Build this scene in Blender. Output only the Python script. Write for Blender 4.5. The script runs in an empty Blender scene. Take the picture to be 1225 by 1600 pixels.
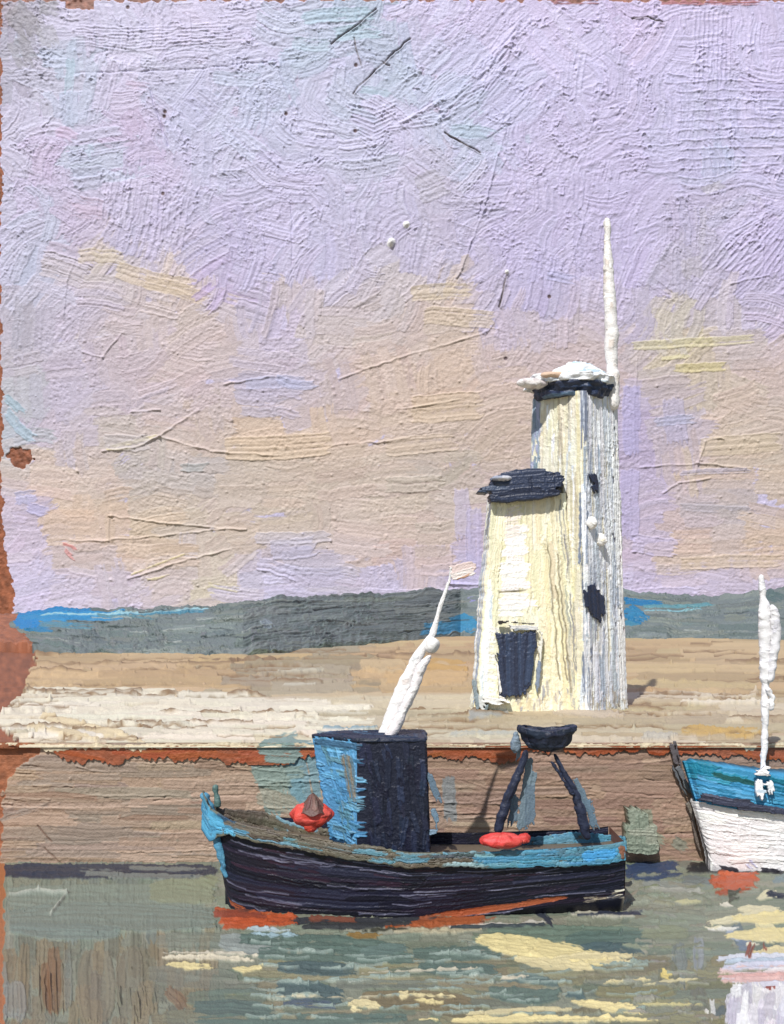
import bpy, math
import numpy as np

# ------------------------------------------------------------------ camera, sky, sun, exposure
S = bpy.context.scene
COL = S.collection
EYE, F, CX, HOR = 7.0, 1600.0, 612.5, 945.0          # eye height (m), focal length and horizon of the picture
cam_d = bpy.data.cameras.new('camera'); cam = bpy.data.objects.new('camera', cam_d); COL.objects.link(cam)
cam.location = (0, 0, EYE); cam.rotation_euler = (math.radians(90), 0, 0)
cam_d.sensor_fit = 'VERTICAL'; cam_d.sensor_height = 36; cam_d.sensor_width = 36; cam_d.lens = 36
cam_d.shift_y = (HOR - 800) / 1600.0
cam_d.clip_start = 0.5; cam_d.clip_end = 3000
S.camera = cam
AZ, EL = math.radians(21), math.radians(50)          # the sun stands to the left behind the camera
w = bpy.data.worlds.new('World'); S.world = w; w.use_nodes = True
nt = w.node_tree; bg = nt.nodes['Background']; sk = nt.nodes.new('ShaderNodeTexSky')
sk.sky_type = 'NISHITA'; sk.sun_disc = False; sk.sun_elevation = EL; sk.sun_rotation = math.pi + AZ
nt.links.new(sk.outputs[0], bg.inputs[0]); bg.inputs[1].default_value = 0.085
sd = bpy.data.lights.new('sun', 'SUN'); sd.energy = 4.3; sd.angle = math.radians(0.6); sd.color = (1, 0.972, 0.935)
sun = bpy.data.objects.new('sun', sd); COL.objects.link(sun); sun.location = (-20, -20, 60)
from mathutils import Vector
Ldir = Vector((-math.sin(AZ) * math.cos(EL), -math.cos(AZ) * math.cos(EL), math.sin(EL)))
sun.rotation_euler = Ldir.to_track_quat('Z', 'Y').to_euler()
S.view_settings.view_transform = 'Standard'; S.view_settings.look = 'None'
S.view_settings.exposure = 0.0; S.view_settings.gamma = 1

rng = np.random.default_rng(7)

# ------------------------------------------------------------------ helpers
def at(px, py, Y):
    px = np.asarray(px, float); py = np.asarray(py, float); Y = np.asarray(Y, float)
    px, py, Y = np.broadcast_arrays(px, py, Y)
    return np.stack([(px - CX) * Y / F, Y + 0 * px, EYE - (py - HOR) * Y / F], -1)

def tag(o, label=None, cat=None, group=None, kind=None):
    if label: o['label'] = label
    if cat: o['category'] = cat
    if group: o['group'] = group
    if kind: o['kind'] = kind
    return o

def empty(name, loc, label, cat, group=None):
    o = bpy.data.objects.new(name, None); COL.objects.link(o); o.location = tuple(float(v) for v in loc)
    return tag(o, label, cat, group)

def c255(c): return np.array(c, float) / 255.0
def tolin(c):
    c = np.clip(c, 0, 1)
    return np.where(c <= 0.04045, c / 12.92, ((c + 0.055) / 1.055) ** 2.4)

def vnoise(H, W, sc, sx=1.):
    """smooth isotropic noise 0..1, feature size sc cells (filtered white noise)"""
    g = rng.normal(size=(H, W))
    fy = np.fft.fftfreq(H)[:, None]; fx = np.fft.rfftfreq(W)[None]
    k2 = fy ** 2 + (fx * sx) ** 2; s0 = sc * 0.36
    n = np.fft.irfft2(np.fft.rfft2(g) * np.exp(-2 * (math.pi * s0) ** 2 * k2), s=(H, W)) if W > 1 else np.fft.ifft(np.fft.fft(g[:, 0]) * np.exp(-2 * (math.pi * s0 * fy[:, 0]) ** 2)).real[:, None]
    n = (n - n.mean()) / (n.std() + 1e-9)
    return np.clip(0.5 + 0.21 * n, 0, 1)

MATS = {}
def paint_mat(name, mpp, rough=0.5, spec=0.4, bump=0.6):
    """oil-paint like pigment: vertex pigment colour x fine grain, with a small bump; mpp = metres per picture unit"""
    if name in MATS: return MATS[name]
    m = bpy.data.materials.new(name); m.use_nodes = True
    n = m.node_tree.nodes; l = m.node_tree.links; p = n['Principled BSDF']
    a = n.new('ShaderNodeAttribute'); a.attribute_name = 'paint'
    tc = n.new('ShaderNodeTexCoord')
    n1 = n.new('ShaderNodeTexNoise'); n1.inputs['Scale'].default_value = 0.14 / mpp; n1.inputs['Detail'].default_value = 5
    n2 = n.new('ShaderNodeTexNoise'); n2.inputs['Scale'].default_value = 0.45 / mpp; n2.inputs['Detail'].default_value = 3
    l.new(tc.outputs['Object'], n1.inputs['Vector']); l.new(tc.outputs['Object'], n2.inputs['Vector'])
    mr = n.new('ShaderNodeMapRange'); mr.inputs[1].default_value = 0.25; mr.inputs[2].default_value = 0.75
    mr.inputs[3].default_value = 0.91; mr.inputs[4].default_value = 1.07; l.new(n1.outputs['Fac'], mr.inputs[0])
    mx = n.new('ShaderNodeVectorMath'); mx.operation = 'SCALE'
    l.new(a.outputs['Color'], mx.inputs[0]); l.new(mr.outputs[0], mx.inputs['Scale'])
    l.new(mx.outputs[0], p.inputs['Base Color'])
    rr = n.new('ShaderNodeMapRange'); rr.inputs[3].default_value = rough - 0.1; rr.inputs[4].default_value = rough + 0.12
    l.new(n1.outputs['Fac'], rr.inputs[0]); l.new(rr.outputs[0], p.inputs['Roughness'])
    p.inputs['Specular IOR Level'].default_value = spec
    b = n.new('ShaderNodeBump'); b.inputs['Strength'].default_value = bump; b.inputs['Distance'].default_value = 1.6 * mpp
    l.new(n2.outputs['Fac'], b.inputs['Height']); l.new(b.outputs[0], p.inputs['Normal'])
    MATS[name] = m; return m

class Canvas:
    def __init__(s, x0, y0, x1, y1, base, res=1.25, grain=0.25, bare=True):
        s.x0, s.y0, s.res = x0, y0, res
        s.W = int((x1 - x0) / res) + 1; s.H = int((y1 - y0) / res) + 1
        s.x1 = x0 + (s.W - 1) * res; s.y1 = y0 + (s.H - 1) * res
        s.col = np.ones((s.H, s.W, 3)) * c255(base)
        s.h = vnoise(s.H, s.W, 2.2) * grain + vnoise(s.H, s.W, 7) * grain
        s.cov = np.zeros((s.H, s.W))
        s.xs = x0 + np.arange(s.W) * res; s.ys = y0 + np.arange(s.H) * res
        s.PX, s.PY = np.meshgrid(s.xs, s.ys)

    def stroke(c, x0, y0, x1, y1, wd, col, bend=0., thick=1., dry=0.12, load=0.95, ridge=0.5, spacing=2.6, keep=0.42, jag=0.6, flat=0., taper=0.12):
        L = math.hypot(x1 - x0, y1 - y0)
        if L < 1: return
        ux, uy = (x1 - x0) / L, (y1 - y0) / L
        pad = wd / 2 + abs(bend) + 3
        bx0, bx1 = min(x0, x1) - pad, max(x0, x1) + pad; by0, by1 = min(y0, y1) - pad, max(y0, y1) + pad
        i0 = max(0, int((bx0 - c.x0) / c.res)); i1 = min(c.W, int((bx1 - c.x0) / c.res) + 2)
        j0 = max(0, int((by0 - c.y0) / c.res)); j1 = min(c.H, int((by1 - c.y0) / c.res) + 2)
        if i1 <= i0 or j1 <= j0: return
        gx = c.xs[i0:i1][None] - x0; gy = c.ys[j0:j1][:, None] - y0
        Sx = (gx * ux + gy * uy) / L
        T = (-gx * uy + gy * ux) - bend * 4 * Sx * (1 - Sx)
        # the brush wanders a little along its path
        kk = rng.normal(size=12) * min(1.5, wd * 0.06) * jag
        T = T + np.interp(Sx, np.linspace(-0.1, 1.1, 12), kk)
        hw = wd / 2; t = T / (hw * (1 - taper * np.clip(abs(2 * Sx - 1), 0, 1) ** 2.5))
        nb = max(3, int(wd / spacing) + 2)
        v1 = rng.random(nb) ** 0.8; v2 = rng.random(nb); v3 = rng.random(nb)
        tx = (t + 1) / 2 * (nb - 1)
        drift = np.interp(Sx, np.linspace(0, 1, 7), rng.normal(size=7) * 0.15)
        ix = np.arange(nb)
        B = np.interp(tx + drift, ix, v1); B = 0.55 + (B - 0.55) * (1 - flat)
        a = np.interp(tx, ix, v2) * 6 / L; b = np.interp(tx, ix, v3) * (7 + 40 * dry) / L
        rag = np.interp(Sx, np.linspace(0, 1, max(4, int(L / (4 + 7 * flat)))), rng.normal(size=max(4, int(L / (4 + 7 * flat))))) * (0.75 + flat) * jag
        cov = np.clip(((1 - abs(t)) * hw + rag) / c.res, 0, 1)
        cov = cov * np.clip((Sx - a) * L / c.res, 0, 1) * np.clip((1 - b - Sx) * L / c.res, 0, 1)
        if dry > 0:
            thr = dry * (0.25 + 1.1 * np.clip(Sx, 0, 1))
            al = np.interp(Sx, np.linspace(0, 1, max(4, int(L / 7))), rng.normal(size=max(4, int(L / 7)))) * 0.12
            cov = cov * np.clip((B + al - thr) * 7 + 0.5, 0, 1)
        hn = thick * (0.25 + 1.0 * B + ridge * np.exp(-(((1 - abs(t)) * hw) / 2.0) ** 2) + ridge * 0.7 * np.exp(-((1 - b - Sx) * L / 2.5) ** 2))
        sl = (slice(j0, j1), slice(i0, i1))
        c.h[sl] = c.h[sl] * (1 - cov) + (c.h[sl] * keep + hn) * cov
        ca = (cov * load)[..., None]
        k = c255(col) * (1 + 0.07 * (B - 0.5))[..., None]
        c.col[sl] = c.col[sl] * (1 - ca) + k * ca
        c.cov[sl] = np.maximum(c.cov[sl], cov)

    def dab(c, x, y, r, col, h=2.5):
        c.bump(x, y, r, h)
        i0, i1 = max(0, int((x - r - 2 - c.x0) / c.res)), int((x + r + 3 - c.x0) / c.res)
        j0, j1 = max(0, int((y - r - 2 - c.y0) / c.res)), int((y + r + 3 - c.y0) / c.res)
        sl = (slice(j0, j1), slice(i0, i1))
        d = np.hypot(c.PX[sl] - x, c.PY[sl] - y); m = np.clip((r - d) / c.res + 0.5, 0, 1)[..., None]
        c.col[sl] = c.col[sl] * (1 - m) + c255(col) * m

    def bump(c, x, y, r, h):
        i0, i1 = max(0, int((x - 2 * r - c.x0) / c.res)), int((x + 2 * r - c.x0) / c.res) + 2
        j0, j1 = max(0, int((y - 2 * r - c.y0) / c.res)), int((y + 2 * r - c.y0) / c.res) + 2
        if i1 <= 0 or j1 <= 0: return
        sl = (slice(j0, j1), slice(i0, i1))
        d = np.hypot(c.PX[sl] - x, c.PY[sl] - y)
        c.h[sl] += h * np.exp(-(d / r) ** 2 * 1.5)

    def line(c, pts, wd, h, col=None):
        """a raised (or scratched, h<0) line of paint"""
        for (xa, ya), (xb, yb) in zip(pts[:-1], pts[1:]):
            L = math.hypot(xb - xa, yb - ya)
            i0 = max(0, int((min(xa, xb) - 8 - c.x0) / c.res)); i1 = int((max(xa, xb) + 8 - c.x0) / c.res) + 1
            j0 = max(0, int((min(ya, yb) - 8 - c.y0) / c.res)); j1 = int((max(ya, yb) + 8 - c.y0) / c.res) + 1
            sl = (slice(j0, j1), slice(i0, i1))
            X = c.PX[sl]; Y = c.PY[sl]
            if X.size == 0: continue
            ux, uy = (xb - xa) / L, (yb - ya) / L
            s = np.clip((X - xa) * ux + (Y - ya) * uy, 0, L)
            wob = np.interp(s, np.linspace(0, L, max(3, int(L / 9))), rng.normal(size=max(3, int(L / 9)))) * 0.8
            d = np.hypot(X - xa - s * ux + wob * uy, Y - ya - s * uy - wob * ux)
            amp = np.interp(s, np.linspace(0, L, max(3, int(L / 12))), 0.35 + rng.random(max(3, int(L / 12))))
            g = np.exp(-(d / wd) ** 2) * amp
            c.h[sl] += g * h
            if col is not None:
                m = np.clip(g * 1.3, 0, 1)[..., None]; c.col[sl] = c.col[sl] * (1 - m) + c255(col) * m

    def grit(c, n, x0=None, y0=None, x1=None, y1=None, hmin=-1.2, hmax=1.8):
        x0 = c.x0 if x0 is None else x0; x1 = c.x1 if x1 is None else x1
        y0 = c.y0 if y0 is None else y0; y1 = c.y1 if y1 is None else y1
        for _ in range(n):
            c.bump(rng.uniform(x0, x1), rng.uniform(y0, y1), rng.uniform(1.2, 3.2), rng.uniform(hmin, hmax))

    def crumble(c, amp, sc=5, mask=None, sx=1.):
        """broken ridgy crust where the brush lifted, in patches"""
        r = 1 - abs(2 * vnoise(c.H, c.W, sc, sx) - 1) * 2.2
        r = np.clip(r, 0, 1) ** 2 * np.clip((vnoise(c.H, c.W, sc * 2.2) - .42) * 4, 0, 1)
        k = np.clip((vnoise(c.H, c.W, 34) - 0.5) * 5, 0, 1)
        g = amp * r * k
        c.h += g if mask is None else g * mask

def micro(c, a=.5, sx=1.):
    """fine grain of the paint, stronger in patches"""
    k = .5 + np.clip((vnoise(c.H, c.W, 26) - .4) * 3, 0, 1)
    n1 = vnoise(c.H, c.W, 2.6, sx) - .5; n2 = vnoise(c.H, c.W, 4.5, sx) - .5
    c.h += a * k * (n1 * 2.0 + np.sign(n2) * np.abs(n2) ** 1.3 * 3.0)
    c.h = np.maximum(c.h, -3)

def grid_mesh(name, P, col, mat, parent=None, keep=None, closed=False):
    H, W = P.shape[:2]
    v = P.reshape(-1, 3).astype(np.float32)
    ii = np.arange(H * W).reshape(H, W)
    q = np.stack([ii[:-1, :-1], ii[:-1, 1:], ii[1:, 1:], ii[1:, :-1]], -1)
    if keep is not None:
        k = (keep[:-1, :-1].astype(int) + keep[:-1, 1:] + keep[1:, 1:] + keep[1:, :-1]) >= 3
        q = q[k]
    q = q.reshape(-1, 4)
    used = np.zeros(H * W, bool); used[q.ravel()] = True
    remap = np.cumsum(used) - 1
    return raw_mesh(name, v[used], remap[q], col.reshape(-1, 3)[used], mat, parent)

def raw_mesh(name, v, q, cc, mat, parent=None):
    me = bpy.data.meshes.new(name); v = np.ascontiguousarray(v, np.float32); n = len(q)
    me.vertices.add(len(v)); me.vertices.foreach_set('co', v.ravel())
    me.loops.add(n * 4); me.loops.foreach_set('vertex_index', q.ravel().astype(np.int32))
    me.polygons.add(n); me.polygons.foreach_set('loop_start', (np.arange(n) * 4).astype(np.int32))
    me.polygons.foreach_set('loop_total', np.full(n, 4, np.int32))
    me.polygons.foreach_set('use_smooth', np.ones(n, bool))
    at_ = me.color_attributes.new('paint', 'FLOAT_COLOR', 'POINT')
    rgba = np.ones((len(v), 4), np.float32); rgba[:, :3] = cc; at_.data.foreach_set('color', rgba.ravel())
    me.update(calc_edges=True); me.validate()
    me.materials.append(mat)
    o = bpy.data.objects.new(name, me); COL.objects.link(o)
    if parent is not None:
        o.parent = parent; o.matrix_parent_inverse = parent_inv(parent)
    return o

def parent_inv(p):
    from mathutils import Matrix
    return Matrix.Translation(-Vector(p.location)) if p.parent is None else Matrix.Identity(4)

def normals(P, toward=None):
    du = np.gradient(P, axis=1); dv = np.gradient(P, axis=0)
    N = np.cross(dv, du); N /= np.linalg.norm(N, axis=-1, keepdims=True) + 1e-12
    if toward is not None:
        s = np.sign((N * np.asarray(toward)).sum(-1, keepdims=True)); s[s == 0] = 1; N = N * s
    return N

def surf(name, c, P, amp, mat, parent=None, gain=1., keep=None, toward=(0, -1, 0.3), N=None):
    micro(c, .3)
    if N is None: N = normals(P, toward)
    Q = P + N * (c.h * 1.0)[..., None] * (amp[..., None] if isinstance(amp, np.ndarray) else amp)
    return grid_mesh(name, Q, tolin(c.col) * gain, mat, parent, keep)

def daub(name, strokes, Y, parent=None, mat=None, rect=None, thick=0.03, relief=1.0, gain=1.0, Yf=None, extra=None, res=1.0):
    """a slab of paint: strokes on a plane at distance Y (or Yf(px,py)), cut to the brushed outline and given thickness"""
    xs = [s[0] for s in strokes] + [s[2] for s in strokes]; ys = [s[1] for s in strokes] + [s[3] for s in strokes]
    wm = max(s[4] for s in strokes)
    rect = rect or (min(xs) - wm, min(ys) - wm, max(xs) + wm, max(ys) + wm)
    c = Canvas(*rect, strokes[0][5], res=res, grain=0.15)
    for s in strokes: c.stroke(*s[:6], **(s[6] if len(s) > 6 else {}))
    if extra: extra(c)
    YY = Yf(c.PX, c.PY) if Yf else Y + 0 * c.PX
    P = at(c.PX, c.PY, YY)
    mpp = float(np.mean(YY)) / F
    micro(c, .3)
    keep = c.cov > 0.45
    Q = P + np.array([0, -1., .25]) * (c.h * mpp * relief)[..., None]
    H, W = keep.shape; ii = np.arange(H * W).reshape(H, W); NV_ = H * W
    q = np.stack([ii[:-1, :-1], ii[1:, :-1], ii[1:, 1:], ii[:-1, 1:]], -1)
    k = (keep[:-1, :-1].astype(int) + keep[:-1, 1:] + keep[1:, 1:] + keep[1:, :-1]) >= 3
    q = q[k].reshape(-1, 4)
    ed = np.concatenate([q[:, [0, 1]], q[:, [1, 2]], q[:, [2, 3]], q[:, [3, 0]]])
    key = np.sort(ed, 1); kk = key[:, 0].astype(np.int64) * NV_ + key[:, 1]
    u, idx, cnt = np.unique(kk, return_index=True, return_counts=True)
    be = ed[idx[cnt == 1]]
    side = np.stack([be[:, 1], be[:, 0], be[:, 0] + NV_, be[:, 1] + NV_], 1)
    F_ = np.concatenate([q, q[:, ::-1] + NV_, side])
    V_ = np.concatenate([Q.reshape(-1, 3), (P + np.array([0, thick, 0])).reshape(-1, 3)])
    CL = np.concatenate([tolin(c.col).reshape(-1, 3)] * 2) * gain
    used = np.zeros(2 * NV_, bool); used[F_.ravel()] = True; rm = np.cumsum(used) - 1
    return raw_mesh(name, V_[used], rm[F_], CL[used], mat, parent)

def wrapN(P):
    Q = np.concatenate([P[:, -2:-1], P, P[:, 1:2]], 1)
    return Q

def loft(name, ring_fn, c, amp, mat, parent=None, gain=1., seam=6):
    """closed surface: ring_fn(u, v) -> points, u runs once round (0..1), v 0 top .. 1 bottom; the canvas wraps round it"""
    micro(c, .25)
    U = np.linspace(0, 1, c.W)[None] + 0 * c.PY; V = np.linspace(0, 1, c.H)[:, None] + 0 * c.PX
    P = ring_fn(U, V)
    du = np.gradient(P, axis=1); du[:, 0] = P[:, 1] - P[:, -2]; du[:, -1] = du[:, 0]
    dv = np.gradient(P, axis=0)
    N = np.cross(du, dv); N /= np.linalg.norm(N, axis=-1, keepdims=True) + 1e-12
    cen = P.mean(axis=1, keepdims=True)
    if ((P - cen) * N).sum() < 0: N = -N
    k = min(seam, c.W // 4); f = np.linspace(0, 1, k)
    h = c.h.copy(); h[:, :k] = h[:, :k] * f + h[:, -1:] * (1 - f); h[:, 0] = h[:, -1]
    Q = P + N * (h * amp)[..., None]
    Q[:, -1] = Q[:, 0]
    return grid_mesh(name, Q, tolin(c.col) * gain, mat, parent)

def blob(name, cen, rad, col, mat, parent=None, cols=None, lump=0.12, gain=1., Ycan=None, dirn='h', n=26, sup=1.0):
    """lumpy brushed ellipsoid; rad in metres"""
    mpp = cen[1] / F
    Wc = max(30, 2 * math.pi * rad[0] / mpp); Hc = max(16, math.pi * rad[2] / mpp)
    c = Canvas(0, 0, Wc, Hc, col, res=max(0.8, min(1.3, Wc / 60)), grain=0.5)
    cols = cols or [col]
    for _ in range(int(n)):
        x, y = rng.uniform(0, Wc), rng.uniform(0, Hc); L = rng.uniform(.15, .3) * Wc
        k = cols[rng.integers(len(cols))]
        if dirn == 'h': c.stroke(x - L / 2, y, x + L / 2, y + rng.normal() * 2, rng.uniform(5, 12), k, bend=rng.normal() * 2, thick=1.0, dry=.2)
        else: c.stroke(x, y - L / 3, x + rng.normal() * 2, y + L / 3, rng.uniform(5, 12), k, thick=1.0, dry=.2)
    lum = vnoise(c.H, c.W, 9) - 0.5
    def f(U, V):
        th = U * 2 * math.pi + math.pi / 2; ph = (V * 0.998 + 0.001) * math.pi
        sp = np.sin(ph) ** sup
        l = 1 + lump * 2 * lum * np.sin(ph)
        return np.stack([cen[0] + rad[0] * sp * np.cos(th) * l, cen[1] + rad[1] * sp * np.sin(th) * l, cen[2] + rad[2] * np.cos(ph) * l], -1)
    return loft(name, f, c, mpp * 0.9, mat, parent, gain)

def tube(name, pts, mat, col, parent=None, cols=None, gain=1., lump=0.25, thick=1.0, dry=.15, flat=1.0):
    """brushed tapering rod; pts = [(px, py, Y, radius in picture units)] top to bottom"""
    A = np.array([list(at(p[0], p[1], p[2])) + [p[3] * p[2] / F] for p in pts])
    d = np.r_[0, np.cumsum(np.linalg.norm(np.diff(A[:, :3], axis=0), axis=1))]
    mpp = A[:, 1].mean() / F
    Hc = max(14, d[-1] / mpp); Wc = max(16, 2 * math.pi * A[:, 3].mean() / mpp)
    c = Canvas(0, 0, Wc, Hc, col, res=min(1.2, Wc / 22), grain=0.5)
    cols = cols or [col]
    for _ in range(int(Hc * Wc / 160) + 8):
        x, y = rng.uniform(0, Wc), rng.uniform(0, Hc); L = rng.uniform(10, 26); k = cols[rng.integers(len(cols))]
        if rng.random() < .6: c.stroke(x, y - L / 2, x + rng.normal(), y + L / 2, rng.uniform(4, 9), k, thick=thick, dry=dry)
        else: c.stroke(x - 7, y, x + 8, y + rng.normal() * 3, rng.uniform(3, 6), k, thick=thick, dry=dry)
    lum = (vnoise(c.H, c.W, 8) - .5) + (vnoise(c.H, 1, 11)[:, :1] - .5)
    rj = vnoise(c.H, 1, 6)[:, :1] - 0.5
    def f(U, V):
        s = V * d[-1]
        x, y, z, r = (np.interp(s, d, A[:, i]) for i in range(4))
        e = np.clip(np.minimum(s, d[-1] - s) / (A[:, 3].mean() * 1.0 + 1e-6), 0, 1); e = np.sqrt(1 - (1 - e) ** 2) * 0.98 + 0.02
        r = r * e * (1 + lump * 1.6 * lum)
        th = U * 2 * math.pi + math.pi / 2
        return np.stack([x + r * np.cos(th) + rj * mpp * 2 * lump * 4, y + r * flat * np.sin(th), z + 0 * r], -1)
    return loft(name, f, c, mpp * 0.7, mat, parent, gain, seam=3)

def jit(c, s=5): return np.clip(np.array(c, float) + rng.normal() * s + rng.normal(size=3) * s * 0.35, 0, 255)

class IDW:
    def __init__(s, rows):
        s.p = np.array([(x, y) for y, r in rows for x, _ in r], float); s.c = np.array([c for y, r in rows for _, c in r], float)
    def __call__(s, x, y, p=4):
        d = ((s.p - (x, y)) ** 2).sum(1) + 60; w = d ** (-p / 2)
        v = (s.c * w[:, None]).sum(0) / w.sum()
        t = min(max((y - 420) / 180., 0), 1) * min(max((900 - y) / 30., .2), 1)
        m = np.array((194, 188, 219.)) * (1 - t) + np.array((200, 184, 175.)) * t
        v = v * .66 + m * .34; lum = v.mean()
        return (v - lum) * 1.02 + lum + np.array((0, -1.5, 1.)) * t

def disc(name, cen, rx, ry, prof, cols, mat, parent, lump=.03, n=60, thick=1.2, gain=1., plan=None):
    """turned solid: prof = [(radius factor, height m)] top to bottom, brushed round; plan = optional outline points about cen"""
    mpp = cen[1] / F
    pr = np.array(prof); d = np.r_[0, np.cumsum(np.hypot(np.diff(pr[:, 0]) * rx, np.diff(pr[:, 1])))]
    Wc = 2 * math.pi * rx / mpp; Hc = max(14, d[-1] / mpp)
    c = Canvas(0, 0, Wc, Hc, cols[0], res=1.0, grain=.4)
    for _ in range(n):
        x, y = rng.uniform(0, Wc), rng.uniform(0, Hc); L = rng.uniform(.12, .3) * Wc
        c.stroke(x - L / 2, y, x + L / 2, y + rng.normal() * 2, rng.uniform(5, 10), jit(cols[rng.integers(len(cols))], 4), thick=thick, dry=.12, bend=rng.normal() * 1.5)
    lm = vnoise(c.H, c.W, 12) - .5
    if plan is not None:
        pl = np.array(plan + plan[:1], float); sg = np.linalg.norm(np.diff(pl, axis=0), axis=1); pd = np.r_[0, np.cumsum(sg)] / sg.sum()
    def f(U, V):
        s = V * d[-1]; r = np.interp(s, d, pr[:, 0]) * (1 + 4 * lump * lm); z = np.interp(s, d, pr[:, 1])
        if plan is not None: x = np.interp(U, pd, pl[:, 0]); y = np.interp(U, pd, pl[:, 1])
        else:
            th = U * 2 * math.pi + math.pi / 2; x = rx * np.cos(th); y = ry * np.sin(th)
        return np.stack([cen[0] + x * r, cen[1] + y * r, cen[2] + z + 0 * r], -1)
    return loft(name, f, c, mpp * .9, mat, parent, gain)

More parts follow.
